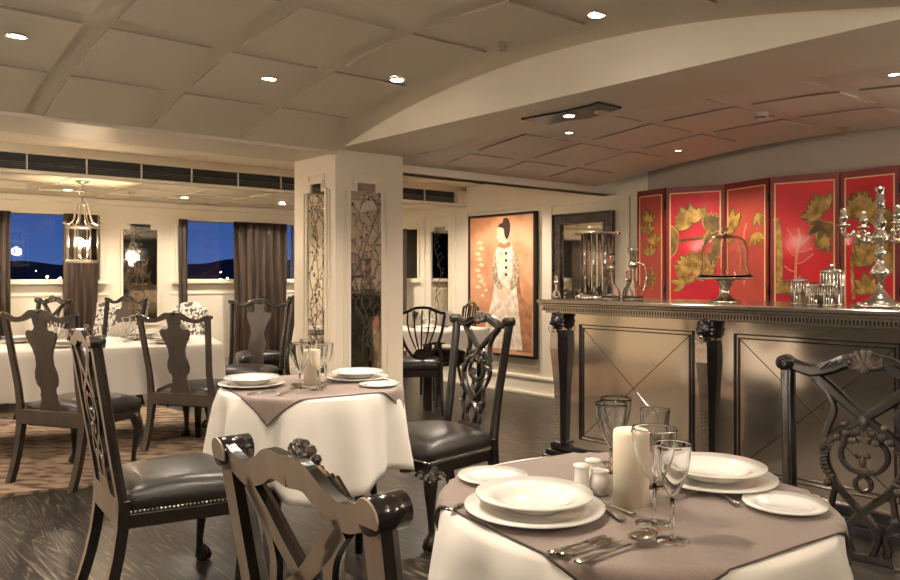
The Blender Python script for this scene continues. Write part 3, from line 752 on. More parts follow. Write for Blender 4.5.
# ---------------------------------------------------------------- chairs
LEAN = math.tan(math.radians(9))
def BF(x, z, d=0):
    if z >= .45: y = -LEAN*(z-.45)
    else: y = -.09*((.45-z)/.45)**2
    return V(x, y-.03+d, z)
def seat_parts(t, depth=.44, wr=.42, wf=.55, studs=True, kind='leather'):
    # cushion
    nx, ny = 12, 10; z0, z1 = .40, .47
    def outline(v): return (wr+(wf-wr)*v)/2
    vs = []; fs = []
    def P(i, j, zt_):
        v = j/ny; u = (i/nx*2-1); x = u*outline(v)*(1-.02*(zt_ > .46)); y = v*depth+(.02*(1-u*u)*v)
        return (x, y)
    rows = []
    for j in range(ny+1):
        for i in range(nx+1):
            u = i/nx*2-1; v = j/ny*2-1
            dome = (1-u**6)*(1-v**6); x, y = P(i, j, 0)
            vs.append((x*(1-.015*(1-dome)), y, z1+.045*(dome**.35)*(1-.3*(u*u+v*v)) if dome > 0 else z1-.0))
    for j in range(ny):
        for i in range(nx): a = j*(nx+1)+i; fs.append((a, a+1, a+nx+2, a+nx+1))
    rim = [i for i in range(nx+1)]+[j*(nx+1)+nx for j in range(1, ny+1)]+[ny*(nx+1)+i for i in range(nx-1, -1, -1)]+[j*(nx+1) for j in range(ny-1, 0, -1)]
    base = len(vs); m = len(rim)
    for zc, g in ((z1-.03, 1.015), (z0, 1.0)):
        for r in rim: x, y, z = vs[r]; vs.append((x*g, depth/2+(y-depth/2)*g, zc))
    for k in range(m):
        k2 = (k+1) % m; fs.append((rim[k], rim[k2], base+k2, base+k)); fs.append((base+k, base+k2, base+m+k2, base+m+k))
    fs.append(tuple(base+m+k for k in range(m)))
    b = MB(); b.add(vs, fs, 0, True); b.build('seat', M['leather'], t)
    b = MB(); 
    g = .985; q = [(-wr/2*g,0),(wr/2*g,0),(wf/2*g,depth),(-wf/2*g,depth)]
    b.hexa([(x,y,.345) for x, y in q]+[(x,y,.402) for x, y in q]); b.build('seat_rail', M['wood'], t, bevel=.006)
    if studs:
        b = MB(); 
        per = [vs[base+m+k] for k in range(m)]
        for k in range(m):
            a = Vector(per[k]); c_ = Vector(per[(k+1) % m]); n = max(1, round((c_-a).length/.017))
            for i in range(n):
                p = a.lerp(c_, i/n)
                if p.y < .005: continue
                b.ball((p.x*1.008, p.y+(.004 if p.y > depth*.98 else 0), .409), .0052, 6)
        b.build('nailhead_trim', M['stud'], t)
def cabriole(t, sx, depth, wf, fancy):
    x0 = sx*(wf/2-.035); y0 = depth-.035
    o = V(sx*.7, .7, 0)
    k = cr([(0,.38,.034),(.020,.33,.036),(.030,.27,.030),(.018,.19,.021),(.004,.11,.0155),(.004,.065,.017),(.018,.04,.028),(.024,.022,.030),(.022,.0,.020)], 4)
    b = MB(); b.tube([(x0+o.x*a, y0+o.y*a, z) for a, z, r in k], [r for a, z, r in k], 12)
    for an in (-.7, 0, .7):
        c, s = math.cos(an), math.sin(an); d = V(o.x*c-o.y*s, o.x*s+o.y*c, 0)
        b.tube([(x0+o.x*.01+d.x*q, y0+o.y*.01+d.y*q, z) for q, z in ((.01,.07),(.035,.045),(.045,.02),(.038,.004))], [.009,.010,.009,.006], 6)
    lg = b.build('leg', M['wood'], t)
    if fancy:
        b = MB(); fx, fy = x0+o.x*.045, y0+o.y*.045
        for q in range(7):
            an = -1.2+.4*q; b.tube([(fx, fy, .31), (fx-o.y*.03*math.sin(an), fy+o.x*.03*math.sin(an)*1, .33+.035*math.cos(an))], [.006,.009], 6)
        for sg in (-1, 1):
            pts = []
            for a in lin(0, 5.2, 16):
                r = .024*(1-a/8); pts.append((fx-o.x*.01+sg*(-o.y)*(.045+r*math.cos(a)), fy-o.y*.01+sg*o.x*(.045+r*math.cos(a)), .345+r*math.sin(a)))
            b.tube(pts, .0075, 6)
        b.tube([(fx, fy, .33), (fx-o.x*.014, fy-o.y*.014, .22), (fx-o.x*.03, fy-o.y*.03, .12)], [.014,.008,.004], 6)
        b.build('knee_carving', M['carve'], lg)
def rear_leg(t, sx, w_, mtl, topx):
    pts = [(sx*(w_*1.02), z) for z in (0.0,.08,.16,.25,.35,.45)]
    b = MB(); vs = []
    for x, z in pts:
        h = .019+.004*(z > .3)
        p = BF(x, z); vs += [(p.x-h, p.y-.0, z), (p.x+h, p.y-.0, z), (p.x+h, p.y+.04, z), (p.x-h, p.y+.04, z)]
    fs = []
    for i in range(len(pts)-1):
        for k in range(4): k2 = (k+1) % 4; fs.append((i*4+k, i*4+k2, i*4+4+k2, i*4+4+k))
    fs += [(3,2,1,0), tuple(len(vs)-4+k for k in range(4))]
    rf = [f for f in fs if f[0] % 4 == 0 and f[1] % 4 == 1 and len(set(f)) == 4 and f[1]-f[0] == 1]
    fs = [f for f in fs if f not in rf]
    o_ = len(b.v); b.add(vs, fs)
    for f in rf: b.f.append([i+o_ for i in f]); b.mi.append(1); b.sm.append(False)
    mm = [M['gloss'], M[mtl]]
    b.build('leg', mm, t)
    b = MB(); b.rear = 1; q = [(sx*w_*1.02,.44,.024),(sx*w_*1.0,.6,.021),(sx*(w_+topx)/2,.8,.019),(sx*topx,1.0,.020),(sx*topx,1.03,.021)]
    b.ribbon(cr(q, 4), BF, .032)
    b.ribbon([(x, z, h*.35) for x, z, h in cr(q, 4)], BF, .006, 0, .031)
    b.build('back_post', mm, t)
def carved_chair(label, loc, heading, group=None):
    t = thing('carved_dining_chair', label, 'chair', loc, heading-90, group)
    seat_parts(t)
    for sx in (-1, 1): cabriole(t, sx, .44, .55, True); rear_leg(t, sx, .192, 'backwood', .212)
    b = MB(); b.rear = 1
    for sg in (-1, 1):
        b.ribbon(cr([(0,1.045,.024),(sg*.05,1.047,.022),(sg*.09,1.028,.021),(sg*.14,1.014,.020),(sg*.18,1.022,.018),(sg*.213,1.035,.018)], 6), BF, .030)
        for k, x in enumerate((.06,.075,.09)): b.ribbon([(sg*x,1.05,.004),(sg*(x+.03),1.03-.004*k,.003)], BF, .006, 0, .030)
    b.build('top_rail', [M['gloss'], M['backwood']], t)
    for sg in (-1, 1):
        b = MB(); c = BF(sg*.218, 1.035); b.tube([c+V(0,-.006,0), c+V(0,.046,.0)], .0235, 16); b.prism([(sg*.218+.0235*math.cos(a), 1.035+.0235*math.sin(a)) for a in lin(0, 2*PI, 16)[:-1]], BF, -.008, -.005, 1)
        b.tube([c+V(.015*math.cos(a)*(1-a/9), .045, .015*math.sin(a)*(1-a/9)) for a in lin(0, 6.5, 14)], .004, 5)
        b.build('scroll_ear', [M['gloss'], M['backwood']], t)
    b = MB(); 
    for k in range(9):
        an = PI*(k/8)*1.15-.12*PI+0; r = .038
        q = BF(r*math.cos(an), 1.045+r*math.sin(an)*.9, .034); b.tube([BF(0,1.03,.036), q], [.004,.010], 6); b.ball(q, .010, 6)
    b.ball(BF(0,1.028,.04), .014, 8); b.build('shell_crest', M['carve'], t)
    b = MB(); b.rear = 2
    for k, sg in enumerate((-1, 1)):
        o1 = .002*k
        b.ribbon([(sg*x, z, w_) for x, z, w_ in cr([(-.135,1.00,.014),(-.095,.965,.017),(-.05,.925,.015),(0,.885,.013),(.05,.852,.013),(.088,.815,.013),(.102,.77,.013),(.09,.72,.012),(.06,.675,.011),(.02,.635,.011),(-.018,.595,.011),(-.04,.56,.011),(-.036,.53,.011),(-.02,.49,.013)], 5)], BF, .022+o1)
        b.ribbon([(sg*x, z, w_) for x, z, w_ in cr([(-.14,.995,.012),(-.098,.95,.012),(-.082,.90,.011),(-.092,.86,.011),(-.104,.82,.010)], 5)], BF, .020)
        b.ribbon([(sg*x, z, w_) for x, z, w_ in cr([(.095,.735,.010),(.073,.69,.009),(.078,.64,.009),(.082,.60,.010),(.060,.56,.010),(.066,.52,.011),(.058,.49,.012)], 5)], BF, .018)
        b.ribbon([(sg*x, z, w_) for x, z, w_ in cr([(0,.725,.007),(-.035,.735,.008),(-.058,.765,.008),(-.055,.80,.008),(-.03,.825,.008),(-.01,.815,.007)], 5)], BF, .018)
        b.ribbon([(sg*x, z, w_) for x, z, w_ in cr([(0,.72,.006),(-.018,.705,.007),(-.018,.685,.007),(0,.672,.006)], 4)], BF, .016)
    for sg in (-1, 1):
        for (x, z, r) in ((.02,.845,.013),(.045,.838,.014),(.068,.825,.012),(.03,.82,.012),(.102,.79,.011),(.088,.69,.013),(.082,.61,.012),(.05,.865,.010),(.012,.78,.009)): b.ball(BF(sg*x, z, .026), r, 8, mi=1)
        for k in range(9):
            a = k/8; x = .103-.02*(abs(a-.5)*2)**2; z = .80-.09*a; b.ribbon([(sg*(x-.010), z+.004, .004),(sg*(x+.010), z-.004, .004)], BF, .006, 1, .022)
        b.ribbon([(sg*x, z, .0035) for x, z in ((.085,.92),(.098,.95),(.125,.985))], BF, .004, 1, .020)
    b.ball(BF(0,.87,.028), .013, 8, 1, 1, 1.7, mi=1); b.ball(BF(0,.76,.022), .010, 8, 1, 1, 1.8, mi=1)
    b.build('pierced_splat', [M['gloss'], M['carve'], M['backwood']], t)
    b = MB(); b.hexa([BF(-.085,.455,-.0), BF(.085,.455,-.0), BF(.085,.455,.035), BF(-.085,.455,.035), BF(-.072,.505,0), BF(.072,.505,0), BF(.072,.505,.03), BF(-.072,.505,.03)]); b.hexa([BF(-.2,.36,.0), BF(.2,.36,.0), BF(.2,.36,.035), BF(-.2,.36,.035), BF(-.2,.455,0), BF(.2,.455,0), BF(.2,.455,.035), BF(-.2,.455,.035)]); b.prism([(-.2,.362),(.2,.362),(.2,.455),(.083,.455),(.072,.503),(-.072,.503),(-.083,.455),(-.2,.455)], BF, -.0025, 0, 1); b.build('rear_rail', [M['gloss'], M['backwood']], t)
    return t
def solid_chair(label, loc, heading, group=None):
    t = thing('vase_back_dining_chair', label, 'chair', loc, heading-90, group)
    seat_parts(t, studs=False)
    for sx in (-1, 1): cabriole(t, sx, .44, .55, False); rear_leg(t, sx, .235, 'vasewood', .262)
    b = MB(); b.rear = 1
    for sg in (-1, 1):
        b.ribbon(cr([(0,1.035,.026),(sg*.05,1.045,.024),(sg*.09,1.028,.020),(sg*.13,1.012,.016),(sg*.19,1.008,.016),(sg*.235,1.025,.017),(sg*.275,1.038,.016)], 6), BF, .028)
        b.ball(BF(sg*.285,1.038,.014), .017, 8)
    b.ball(BF(0,1.058,.014), .022, 10, 2, .8, .7)
    b.build('top_rail', [M['gloss'], M['vasewood']], t)
    h = [(.055,1.03),(.048,.985),(.042,.968),(.052,.948),(.075,.94),(.098,.946),(.116,.93),(.114,.90),(.098,.87),(.078,.83),(.064,.785),(.064,.735),(.080,.69),(.085,.65),(.076,.61),(.056,.588),(.054,.56),(.062,.55),(.058,.53),(.070,.49),(.086,.44)]
    ol = h+[(-x, z) for x, z in reversed(h)]
    b = MB(); b.prism(ol, BF, .004, .020); b.build('vase_splat', M['vasewood'], t, bevel=.002)
    b = MB(); b.hexa([BF(-.245,.36,0), BF(.245,.36,0), BF(.245,.36,.03), BF(-.245,.36,.03), BF(-.245,.45,0), BF(.245,.45,0), BF(.245,.45,.03), BF(-.245,.45,.03)]); b.build('rear_rail', M['vasewood'], t, bevel=.004)
    return t
def shield_chair(label, loc, heading, group=None):
    t = thing('shield_back_chair', label, 'chair', loc, heading-90, group)
    seat_parts(t, .42, .38, .48, studs=False)
    for sx in (-1, 1):
        b = MB(); b.hexa([(sx*.21-.011,.38,0),(sx*.21+.011,.38,0),(sx*.21+.011,.402,0),(sx*.21-.011,.402,0),(sx*.21-.018,.37,.38),(sx*.21+.018,.37,.38),(sx*.21+.018,.405,.38),(sx*.21-.018,.405,.38)]); b.build('leg', M['wood'], t)
        b = MB(); pts = [(sx*.19, z) for z in (0,.15,.3,.45,.56)]; b.tube([BF(x, z, .015) for x, z in pts], [.014,.015,.018,.017,.014], 8); b.build('leg', M['wood'], t)
    b = MB()
    side = [(.0,.985),(.06,.98),(.12,.955),(.175,.935),(.205,.93),(.20,.86),(.185,.76),(.15,.65),(.10,.57),(.05,.53),(0,.52)]
    for sg in (-1, 1): b.ribbon([(sg*x, z, .013) for x, z in cr(side, 5)], BF, .022)
    for sg in (-1, 1): b.ribbon([(sg*.19,.45,.014),(sg*.18,.56,.013),(sg*.165,.67,.013)], BF, .022)
    b.build('shield_frame', M['wood'], t)
    for x, x2 in ((-.13,-.035),(-.068,-.018),(0,0),(.068,.018),(.13,.035)):
        b = MB(); b.ribbon(cr([(x2,.58,.006),(x*.75,.72,.007),(x,.85,.007),(x*.98,.96,.006)], 4), BF, .014); b.build('back_spindle', M['wood'], t)
    b = MB(); ol = [(.075*math.cos(a), .535+.075*math.sin(a)) for a in lin(0, PI, 12)]; b.prism(ol, BF, .0, .02); b.build('lunette', M['wood'], t)
    return t

def cdup(o, loc, h, label, group=None, scale=None): return dup(o, loc, h-90, label, group, scale)
CC = carved_chair('large carved chair by the bar, right edge of photo, its pierced back facing the camera', (1.14, 2.09, 0), 232)
g1 = 'carved dining chairs around the two small round tables'
CC['group'] = g1; 
cdup(CC, (-.135, 1.10, 0), 40, 'nearest chair, light brown rear of its pierced back cropped by bottom edge', g1, .96)
cdup(CC, (.085, 3.93, 0), 218, 'carved black leather chair between the two small round tables, in front of the painting', g1)
cdup(CC, (-1.30, 2.90, 0), 36, 'carved chair left of the small round table, seen from the side with studded leather seat', g1)
g2 = 'vase-back dining chairs around the long table'
SC = solid_chair('vase-back chair nearest the left edge, its back to the camera on the rug', (-2.42, 4.58, 0), 72, g2)
SC['group'] = g2
cdup(SC, (-1.93, 5.42, 0), 74, 'vase-back chair pulled up to the front right of the long table, back to camera', g2, (1.06,1,.945))
cdup(SC, (-3.27, 7.36, 0), 244, 'vase-back chair on the far side of the long table below the lantern', g2)
cdup(SC, (-4.40, 6.80, 0), 244, 'vase-back chair at far side of the long table by the left edge', g2)
cdup(SC, (-1.72, 6.62, 0), 262, 'dark vase-back chair in front of the wide bronze curtain', g2)
cdup(CC, (-3.84, 7.08, 0), 244, 'carved-rail chair across the long table below the left window', g2)
cdup(SC, (-1.72, 7.7, 0), 200, 'dark chair seen sideways against the left edge of the pillar', g2)
g3 = 'shield-back chairs by the far round table'
SH = shield_chair('shield-back chair right of the pillar with its back to the camera', (-.27, 6.85, 0), 100, g3)
cdup(SH, (.13, 7.95, 0), 200, 'shield-back chair on the far side of the far table beside the painting', g3)

CC.scale = (1, 1, .972)
# ---------------------------------------------------------------- tables
def drape(polar, zt_, zhem, flare, nf, amp, seed, hemvar=0.0, n=160):
    random.seed(seed); vs = []; fs = []
    ph = [random.uniform(0, 6) for _ in range(4)]
    rings = [(.0,0),(.5,0),(.9,0),(.985,0)]
    for f, _ in rings[1:]:
        for k in range(n): a = 2*PI*k/n; r = polar(a)*f; vs.append((r*math.cos(a), r*math.sin(a), zt_))
    c = len(vs); vs.append((0,0,zt_))
    for k in range(n): fs.append((k, (k+1) % n, c))
    cur = 0
    base2 = (len(rings)-2)*n
    rows = 12; start = len(vs)
    for j in range(1, rows+1):
        q = j/rows
        for k in range(n):
            a = 2*PI*k/n
            hem = zhem-hemvar*(math.cos(4*a+ph[3]))
            w = math.sin(nf*a+ph[0]+.5*math.sin(2*a+ph[1]))+.45*math.sin((2*nf+1)*a+ph[2])
            r = polar(a)+.004+flare*q+amp*w*q**.65
            z = zt_-.004-(zt_-.004-hem)*q**1.0
            if j == 1: z = zt_-.012; r = polar(a)+.003
            vs.append((r*math.cos(a), r*math.sin(a), z))
    for i in range(len(rings)-2):
        for k in range(n): k2 = (k+1) % n; fs.append((i*n+k, i*n+k2, (i+1)*n+k2, (i+1)*n+k))
    prev = base2
    for j in range(rows):
        nb = start+j*n
        for k in range(n): k2 = (k+1) % n; fs.append((prev+k, prev+k2, nb+k2, nb+k))
        prev = nb
    b = MB(); b.add(vs, fs, 0, True); return b
def overlay(R, half, ang, zt_, drop_flare, seed, tri=None):
    n = 60; vs = []; fs = []; random.seed(seed); ca, sa = math.cos(ang), math.sin(ang)
    for j in range(n+1):
        for i in range(n+1):
            g_ = lambda q: (-1 if q == 0 else 1 if q == n else -1+.005/half if q == 1 else 1-.005/half if q == n-1 else q/n*2-1); x, y = g_(i)*half, g_(j)*half; X, Y = x*ca-y*sa, x*sa+y*ca; r = math.hypot(X, Y)
            if r <= R: vs.append((X, Y, zt_+.0015*noise.noise(V(X*6, Y*6, seed))))
            else:
                d = r-R; a = math.atan2(Y, X); rr = R+.006+d*drop_flare+.008*math.sin(a*9+seed)*min(1, d*10)
                vs.append((rr*math.cos(a), rr*math.sin(a), zt_-d*.96))
    for j in range(n):
        for i in range(n):
            a = j*(n+1)+i; edge = i in (0, n-1) or j in (0, n-1)
            fs.append((a, a+1, a+n+2, a+n+1))
    b = MB(); b.add(vs, fs, 0, True)
    k = 0
    for j in range(n):
        for i in range(n):
            if i == 0 or j == 0 or i == n-1 or j == n-1: b.mi[k] = 1
            k += 1
    return b
def round_table(c, name_label, R, legz, cl_label, ov_label, hem, seed, ov_ang, ov_half, nf=9):
    t = thing('round_table', name_label, 'table', (c[0], c[1], 0), 20)
    b = MB(); b.lathe([(0,.72),(R-.02,.72),(R-.02,.742),(0,.742)], 48); b.build('tabletop', M['wood'], t)
    for k in range(4):
        a = PI/4+k*PI/2; b = MB(); q = R*.62; b.tube([(q*math.cos(a), q*math.sin(a), z) for z in (0,.3,.72)], [.018,.022,.028], 8); b.build('leg', M['black'], t)
    o = drape(lambda a: R, .75, hem, .042, nf, .034, seed, .045).build('tablecloth', M['cloth']); o.location = (c[0], c[1], 0)
    s = o.modifiers.new('solid', 'SOLIDIFY'); s.thickness = .002
    tag(o, cl_label, 'tablecloth')
    if ov_label:
        o = overlay(R, ov_half, ov_ang, .7535, .14, seed).build('table_overlay', [M['over'], M['hem']]); o.location = (c[0], c[1], 0)
        s = o.modifiers.new('solid', 'SOLIDIFY'); s.thickness = .0015; s.offset = 1
        tag(o, ov_label, 'overlay cloth')
FT = (.42, 1.75); MT = (-.657, 3.56)
round_table(FT, 'small round table under white cloth in the foreground right', .44, 0, 'white cloth over the foreground round table, nearest the camera', 'mocha square overlay on the foreground round table', .36, 4, math.radians(-102+45), .403)
round_table(MT, 'small round table under white cloth in front of the pillar', .425, 0, 'white scalloped cloth over the round table in front of the pillar', 'mocha square overlay with corner hanging on the table before the pillar', .36, 9, math.radians(-104+45), .385)
# far table
FTC = (-.17, 7.55)
t = thing('far_table', 'dark table with white cloth top far behind, right of the pillar', 'table', (FTC[0], FTC[1], 0), 40)
b = MB(); b.box(-.40,.40,-.40,.40,.715,.745); b.build('tabletop', M['wood'], t)
b = MB(); b.box(-.37,.37,-.37,.37,.62,.715); b.build('apron', M['wood'], t)
for sx in (-1, 1):
    for sy in (-1, 1): b = MB(); b.box(sx*.34-.03, sx*.34+.03, sy*.34-.03, sy*.34+.03, 0, .62); b.build('leg', M['wood'], t)
o = drape(lambda a: .41/max(abs(math.cos(a)), abs(math.sin(a)))**.9, .752, .60, .02, 8, .008, 5, .05).build('tablecloth', M['cloth']); o.location = (FTC[0], FTC[1], 0); o.rotation_euler = (0,0,math.radians(40))
tag(o, 'short white cloth on the far dark table right of the pillar', 'tablecloth')
# long table
LA = math.radians(26); ex = V(math.cos(LA), math.sin(LA), 0); ey = V(-math.sin(LA), math.cos(LA), 0)
LC = V(-1.72, 5.80, 0)-ex*1.25+ey*.5
t = thing('long_dining_table', 'long table beneath white cloth by the left windows', 'table', LC, 26)
b = MB(); b.box(-1.14,1.14,-.41,.41,.71,.742); b.build('tabletop', M['wood'], t)
for sx in (-1, 1):
    for sy in (-1, 1): b = MB(); b.tube([(sx*1.05, sy*.36, z) for z in (0,.3,.71)], [.02,.03,.035], 8); b.build('leg', M['wood'], t)
def rr(a, A=1.24, B=.5, p=9): c, s = abs(math.cos(a)), abs(math.sin(a)); return 1/((c/A)**p+(s/B)**p)**(1/p)
o = drape(rr, .75, .40, .035, 14, .007, 3, .0, 260).build('tablecloth', M['cloth']); o.location = LC; o.rotation_euler = (0,0,LA)
tag(o, 'long white cloth over the dining table at left', 'tablecloth')
# rug
b = MB(); n = 40; vs = []
for i in range(n+1):
    u = -3.5+i*(3.35/n); e = .035*math.sin(i*.9)+.02*math.sin(i*2.3)
    h = .012+.010*abs(math.sin(i*.9))
    vs += [W(-3.3,u,.001), W(-.27+e,u,.001), W(-.27+e,u,h), W(-.34+e,u,.014), W(-3.3,u,.012)]
fs = []
for i in range(n):
    for k in range(5): k2 = (k+1) % 5; fs.append((i*5+k, i*5+k2, i*5+5+k2, i*5+5+k))
fs += [tuple(range(5)), tuple(n*5+k for k in range(4, -1, -1))]
b.add(vs, fs); o = b.build('area_rug', M['rug']); tag(o, 'worn beige and brown patterned rug beneath the long table', 'rug')

# ---------------------------------------------------------------- tableware
ZT = .7555
def plate_mesh(r, h, deep):
    b = MB(); t_ = .004
    if deep: pr = [(0,0),(r*.5,0),(r*.62,h*.35),(r*.72,h*.75),(r,h),(r,h+t_),(r*.70,h*.75+t_),(r*.6,h*.35+t_),(r*.5,t_+.001),(0,t_+.001)]
    else: pr = [(0,0),(r*.62,0),(r*.70,h*.4),(r,h),(r,h+t_),(r*.68,h*.5+t_),(r*.6,t_),(0,t_)]
    b.lathe(pr, 56); return b
side = plate_mesh(.088, .010, False).build('side_plate', M['china']); charger = plate_mesh(.152, .016, False).build('dinner_plate', M['china']); bowl = plate_mesh(.127, .030, True).build('soup_plate', M['china'])
used = set()
def place(o, loc, label, cat, group, rot=0):
    if o.name in used:
        o = o.copy(); C.objects.link(o)
    used.add(o.name); o.location = loc; o.rotation_euler = (0, 0, rot); return tag(o, label, cat, group)
gp = 'white china plates on the tables'
def setting(x, y, where, z=ZT):
    place(charger, (x, y, z), 'wide white dinner plate under a soup plate, '+where, 'plate', gp)
    place(bowl, (x, y, z+.0125), 'white soup plate stacked on a dinner plate, '+where, 'plate', gp)
setting(.183, 1.63, 'front left of the foreground table'); setting(.655, 1.87, 'right side of the foreground table')
place(side, (.108, 1.895, ZT), 'small white side plate at the back left of the foreground table', 'plate', gp)
place(side, (.742, 1.665, ZT), 'small white side plate at the right edge of the foreground table', 'plate', gp)
setting(-.925, 3.50, 'left on the table before the pillar'); setting(-.46, 3.72, 'right on the table before the pillar')
place(side, (-.335, 3.50, ZT), 'small white side plate at the right edge of the pillar table', 'plate', gp)
def lt(a, b_): return LC+ex*a+ey*b_+V(0,0,0)
for i, (a, w_) in enumerate(((.95,'right end of the long table'),(.25,'middle front of the long table'),(-.5,'left front of the long table'))):
    p = lt(a-.1, -.30 if i else -.28); setting(p.x, p.y, w_)
for i, (a, w_) in enumerate(((.7,'far right side of the long table'),(-.2,'far middle side of the long table'))):
    p = lt(a, .28); setting(p.x, p.y, w_)

def candle(loc, r, h, label):
    t = thing('pillar_candle', label, 'candle', loc)
    b = MB(); b.lathe([(0,0),(r,0),(r,h-.012),(r*.97,h-.003),(r*.9,h),(r*.6,h-.006),(0,h-.009)], 40); b.build('wax', M['wax'], t)
    b = MB(); b.tube([(0,0,h-.01),(.003,0,h+.004),(.008,0,h+.012)], .0012, 6); b.build('wick', M['wick'], t)
candle((.41, 1.70, ZT), .040, .167, 'thick ivory pillar candle on the foreground table')
candle((-.655, 3.56, ZT), .040, .165, 'ivory pillar candle among glasses on the pillar table')
def glass_proto(kind):
    if kind == 'wine': R, H, st = .046, .20, .085
    elif kind == 'small': R, H, st = .036, .19, .085
    else: R, H, st = .043, .18, .06
    return R, H, st
def wine_glass(loc, kind, label, group):
    R, H, st = glass_proto(kind); t = thing('wine_glass', label, 'glass', loc, 0, group)
    pr = [(.0,st),(.004,st),(R*.45,st+.018),(R*.80,st+(H-st)*.45),(R*.97,st+(H-st)*.8),(R,H)] if kind != 'tall' else [(0,st),(.005,st),(R*.38,st+.02),(R*.62,st+(H-st)*.35),(R*.9,st+(H-st)*.65),(R,H)]
    out = cr(pr, 4); inn = [(max(0, r-.0016), z+.002 if i else z) for i, (r, z) in enumerate(reversed(out))]; inn = [(r, min(z, H)) for r, z in inn][:-1]+[(0, st+.006)]
    b = MB(); b.lathe(out+inn, 32); b.build('bowl', M['glass'], t, weld=True)
    b = MB(); b.lathe([(0,.003),(.0065,.005),(.0038,.02),(.0036,st*.5),(.007,st*.55),(.0036,st*.62),(.0045,st-.002),(0,st)], 16); b.build('stem', M['glass'], t)
    b = MB(); b.lathe([(0,0),(R*.86,0),(R*.86,.0015),(R*.3,.004),(0,.005)], 32); b.build('foot', M['glass'], t)
    return t
gg = 'crystal stem glasses on the tables'
g_w = wine_glass((.424, 1.555, ZT), 'wine', 'wide crystal wine glass directly in front of the ivory candle', gg)
g_s = wine_glass((.432, 1.457, ZT), 'small', 'slender crystal glass nearest the camera on the foreground table', gg)
g_t = wine_glass((.425, 1.98, ZT), 'tall', 'crystal goblet behind the candle and salt shakers', gg)
dup(g_t, (.455, 2.06, ZT), 0, 'farthest crystal goblet behind the candle, partly overlapped', gg)
dup(g_s, (.50, 1.83, ZT), 0, 'crystal glass behind the candle beside the right soup plate', gg)
for (px, Y, g, lab) in ((300,3.44,g_t,'left crystal goblet beside the pillar-table candle'),(318,3.40,g_w,'crystal wine glass in front of the pillar-table candle'),(326,3.62,g_s,'slender glass right of the pillar-table candle'),(309,3.72,g_w,'crystal wine glass behind the pillar-table candle')):
    dup(g, ((px-450)/F*Y, Y, ZT), 0, lab, gg, 1.0 if g is not g_t else 1.15)
for k, (a, c_) in enumerate(((.55,-.05),(.62,.06),(.0,-.02),(.08,.1),(-.5,.0),(.95,.0),(-.42,.12))):
    p = lt(a, c_); dup(g_w if k % 2 else g_s, (p.x, p.y, ZT), 0, 'crystal glass standing among the settings on the long table', gg)
for k, (dx, dy) in enumerate(((-.1,-.1),(.02,-.14),(.1,0))): dup(g_w, (FTC[0]+dx-.08, FTC[1]+dy, .757), 0, 'crystal glass on the far table right of the pillar', gg)

# salt, pepper, pot
def shaker(px, py, r, h, label, name='salt_shaker', pot=False):
    p = onz(px, py, ZT); t = thing(name, label, 'shaker' if not pot else 'pot', p)
    b = MB()
    if pot: b.lathe(cr([(0,0),(r*.8,0),(r,h*.3),(r,h*.6),(r*.82,h*.85),(r*.9,h),(r*.78,h*.98),(r*.75,h*.8)], 3), 24)
    else: b.lathe(cr([(0,0),(r*.95,0),(r,h*.15),(r*.8,h*.5),(r*.78,h*.8),(r*.9,h*.9)], 3), 24)
    b.build('body', M['china'], t)
    if not pot: b = MB(); b.lathe([(r*.9,h*.9),(r*.85,h*.97),(r*.3,h),(0,h)], 20); b.build('cap', M['china'], t)
shaker(581.5, 494, .022, .074, 'white china shaker left of the small mustard pot'); shaker(593, 488, .022, .074, 'white china shaker behind the other, farther from camera')
shaker(600, 494, .024, .056, 'small round white china mustard pot by the shakers', 'mustard_pot', True)

# cutlery
def cutlery(p, q, kind, label, z=ZT+.002, off=0, group='silver cutlery on the foreground table'):
    a = onz(p[0], p[1], z); c_ = onz(q[0], q[1], z); L_ = (c_-a).length; ang = math.atan2(c_.y-a.y, c_.x-a.x)
    t = thing({'s':'spoon','k':'knife','f':'fork'}[kind], label, {'s':'spoon','k':'knife','f':'fork'}[kind], (a+c_)/2, math.degrees(ang), group)
    f = lambda x, y, d: V(x*L_-L_/2, y, d+.004*math.sin(PI*x))
    b = MB(); hx = [(0,0,.008),(.03,0,.010),(.1,0,.009),(.3,0,.006),(.5,0,.0045),(.66,0,.004)]
    b.tube([(x*L_-L_/2, 0, .005) for x, y, w_ in hx], [w_ for x, y, w_ in hx], 8, sq=.4); b.build('handle', M['silver'], t)
    b = MB()
    if kind == 's':
        vs = []; n = 16; rings = 5; RL = L_*.17; RW = RL*.62; cx = L_*.5-RL
        for j in range(rings+1):
            q_ = j/rings
            for k in range(n): an = 2*PI*k/n; vs.append((cx+RL*q_*math.cos(an), RW*q_*math.sin(an), .010+.010*(q_*q_)-.006))
        fs = [(j*n+k, j*n+(k+1) % n, (j+1)*n+(k+1) % n, (j+1)*n+k) for j in range(rings) for k in range(n)]
        b.add(vs, fs, 0, True); o = b.build('spoon_bowl', M['silver'], t); s = o.modifiers.new('s', 'SOLIDIFY'); s.thickness = .0015
    elif kind == 'k':
        b.prism([(.62,-.006),(.95,-.010),(1,.0),(.98,.007),(.62,.007)], lambda x, y, d: V(x*L_-L_/2, y, d), .003, .0055); b.build('blade', M['silver'], t)
    else:
        b.prism([(.64,-.003),(.72,-.011),(.80,-.012),(.80,.012),(.72,.011),(.64,.003)], lambda x, y, d: V(x*L_-L_/2, y, d), .004, .006)
        for y in (-.0095,-.0032,.0032,.0095): b.box(L_*.29, L_*.5, y-.0018, y+.0018, .004, .006)
        b.build('tines', M['silver'], t)
cutlery((549,556), (606,538), 'k', 'silver knife nearest the left soup plate on the foreground table')
cutlery((560,557), (618,541), 'f', 'silver fork lying between knife and large spoon')
cutlery((577,565), (655,538), 's', 'large shiny silver spoon at the front of the foreground table')
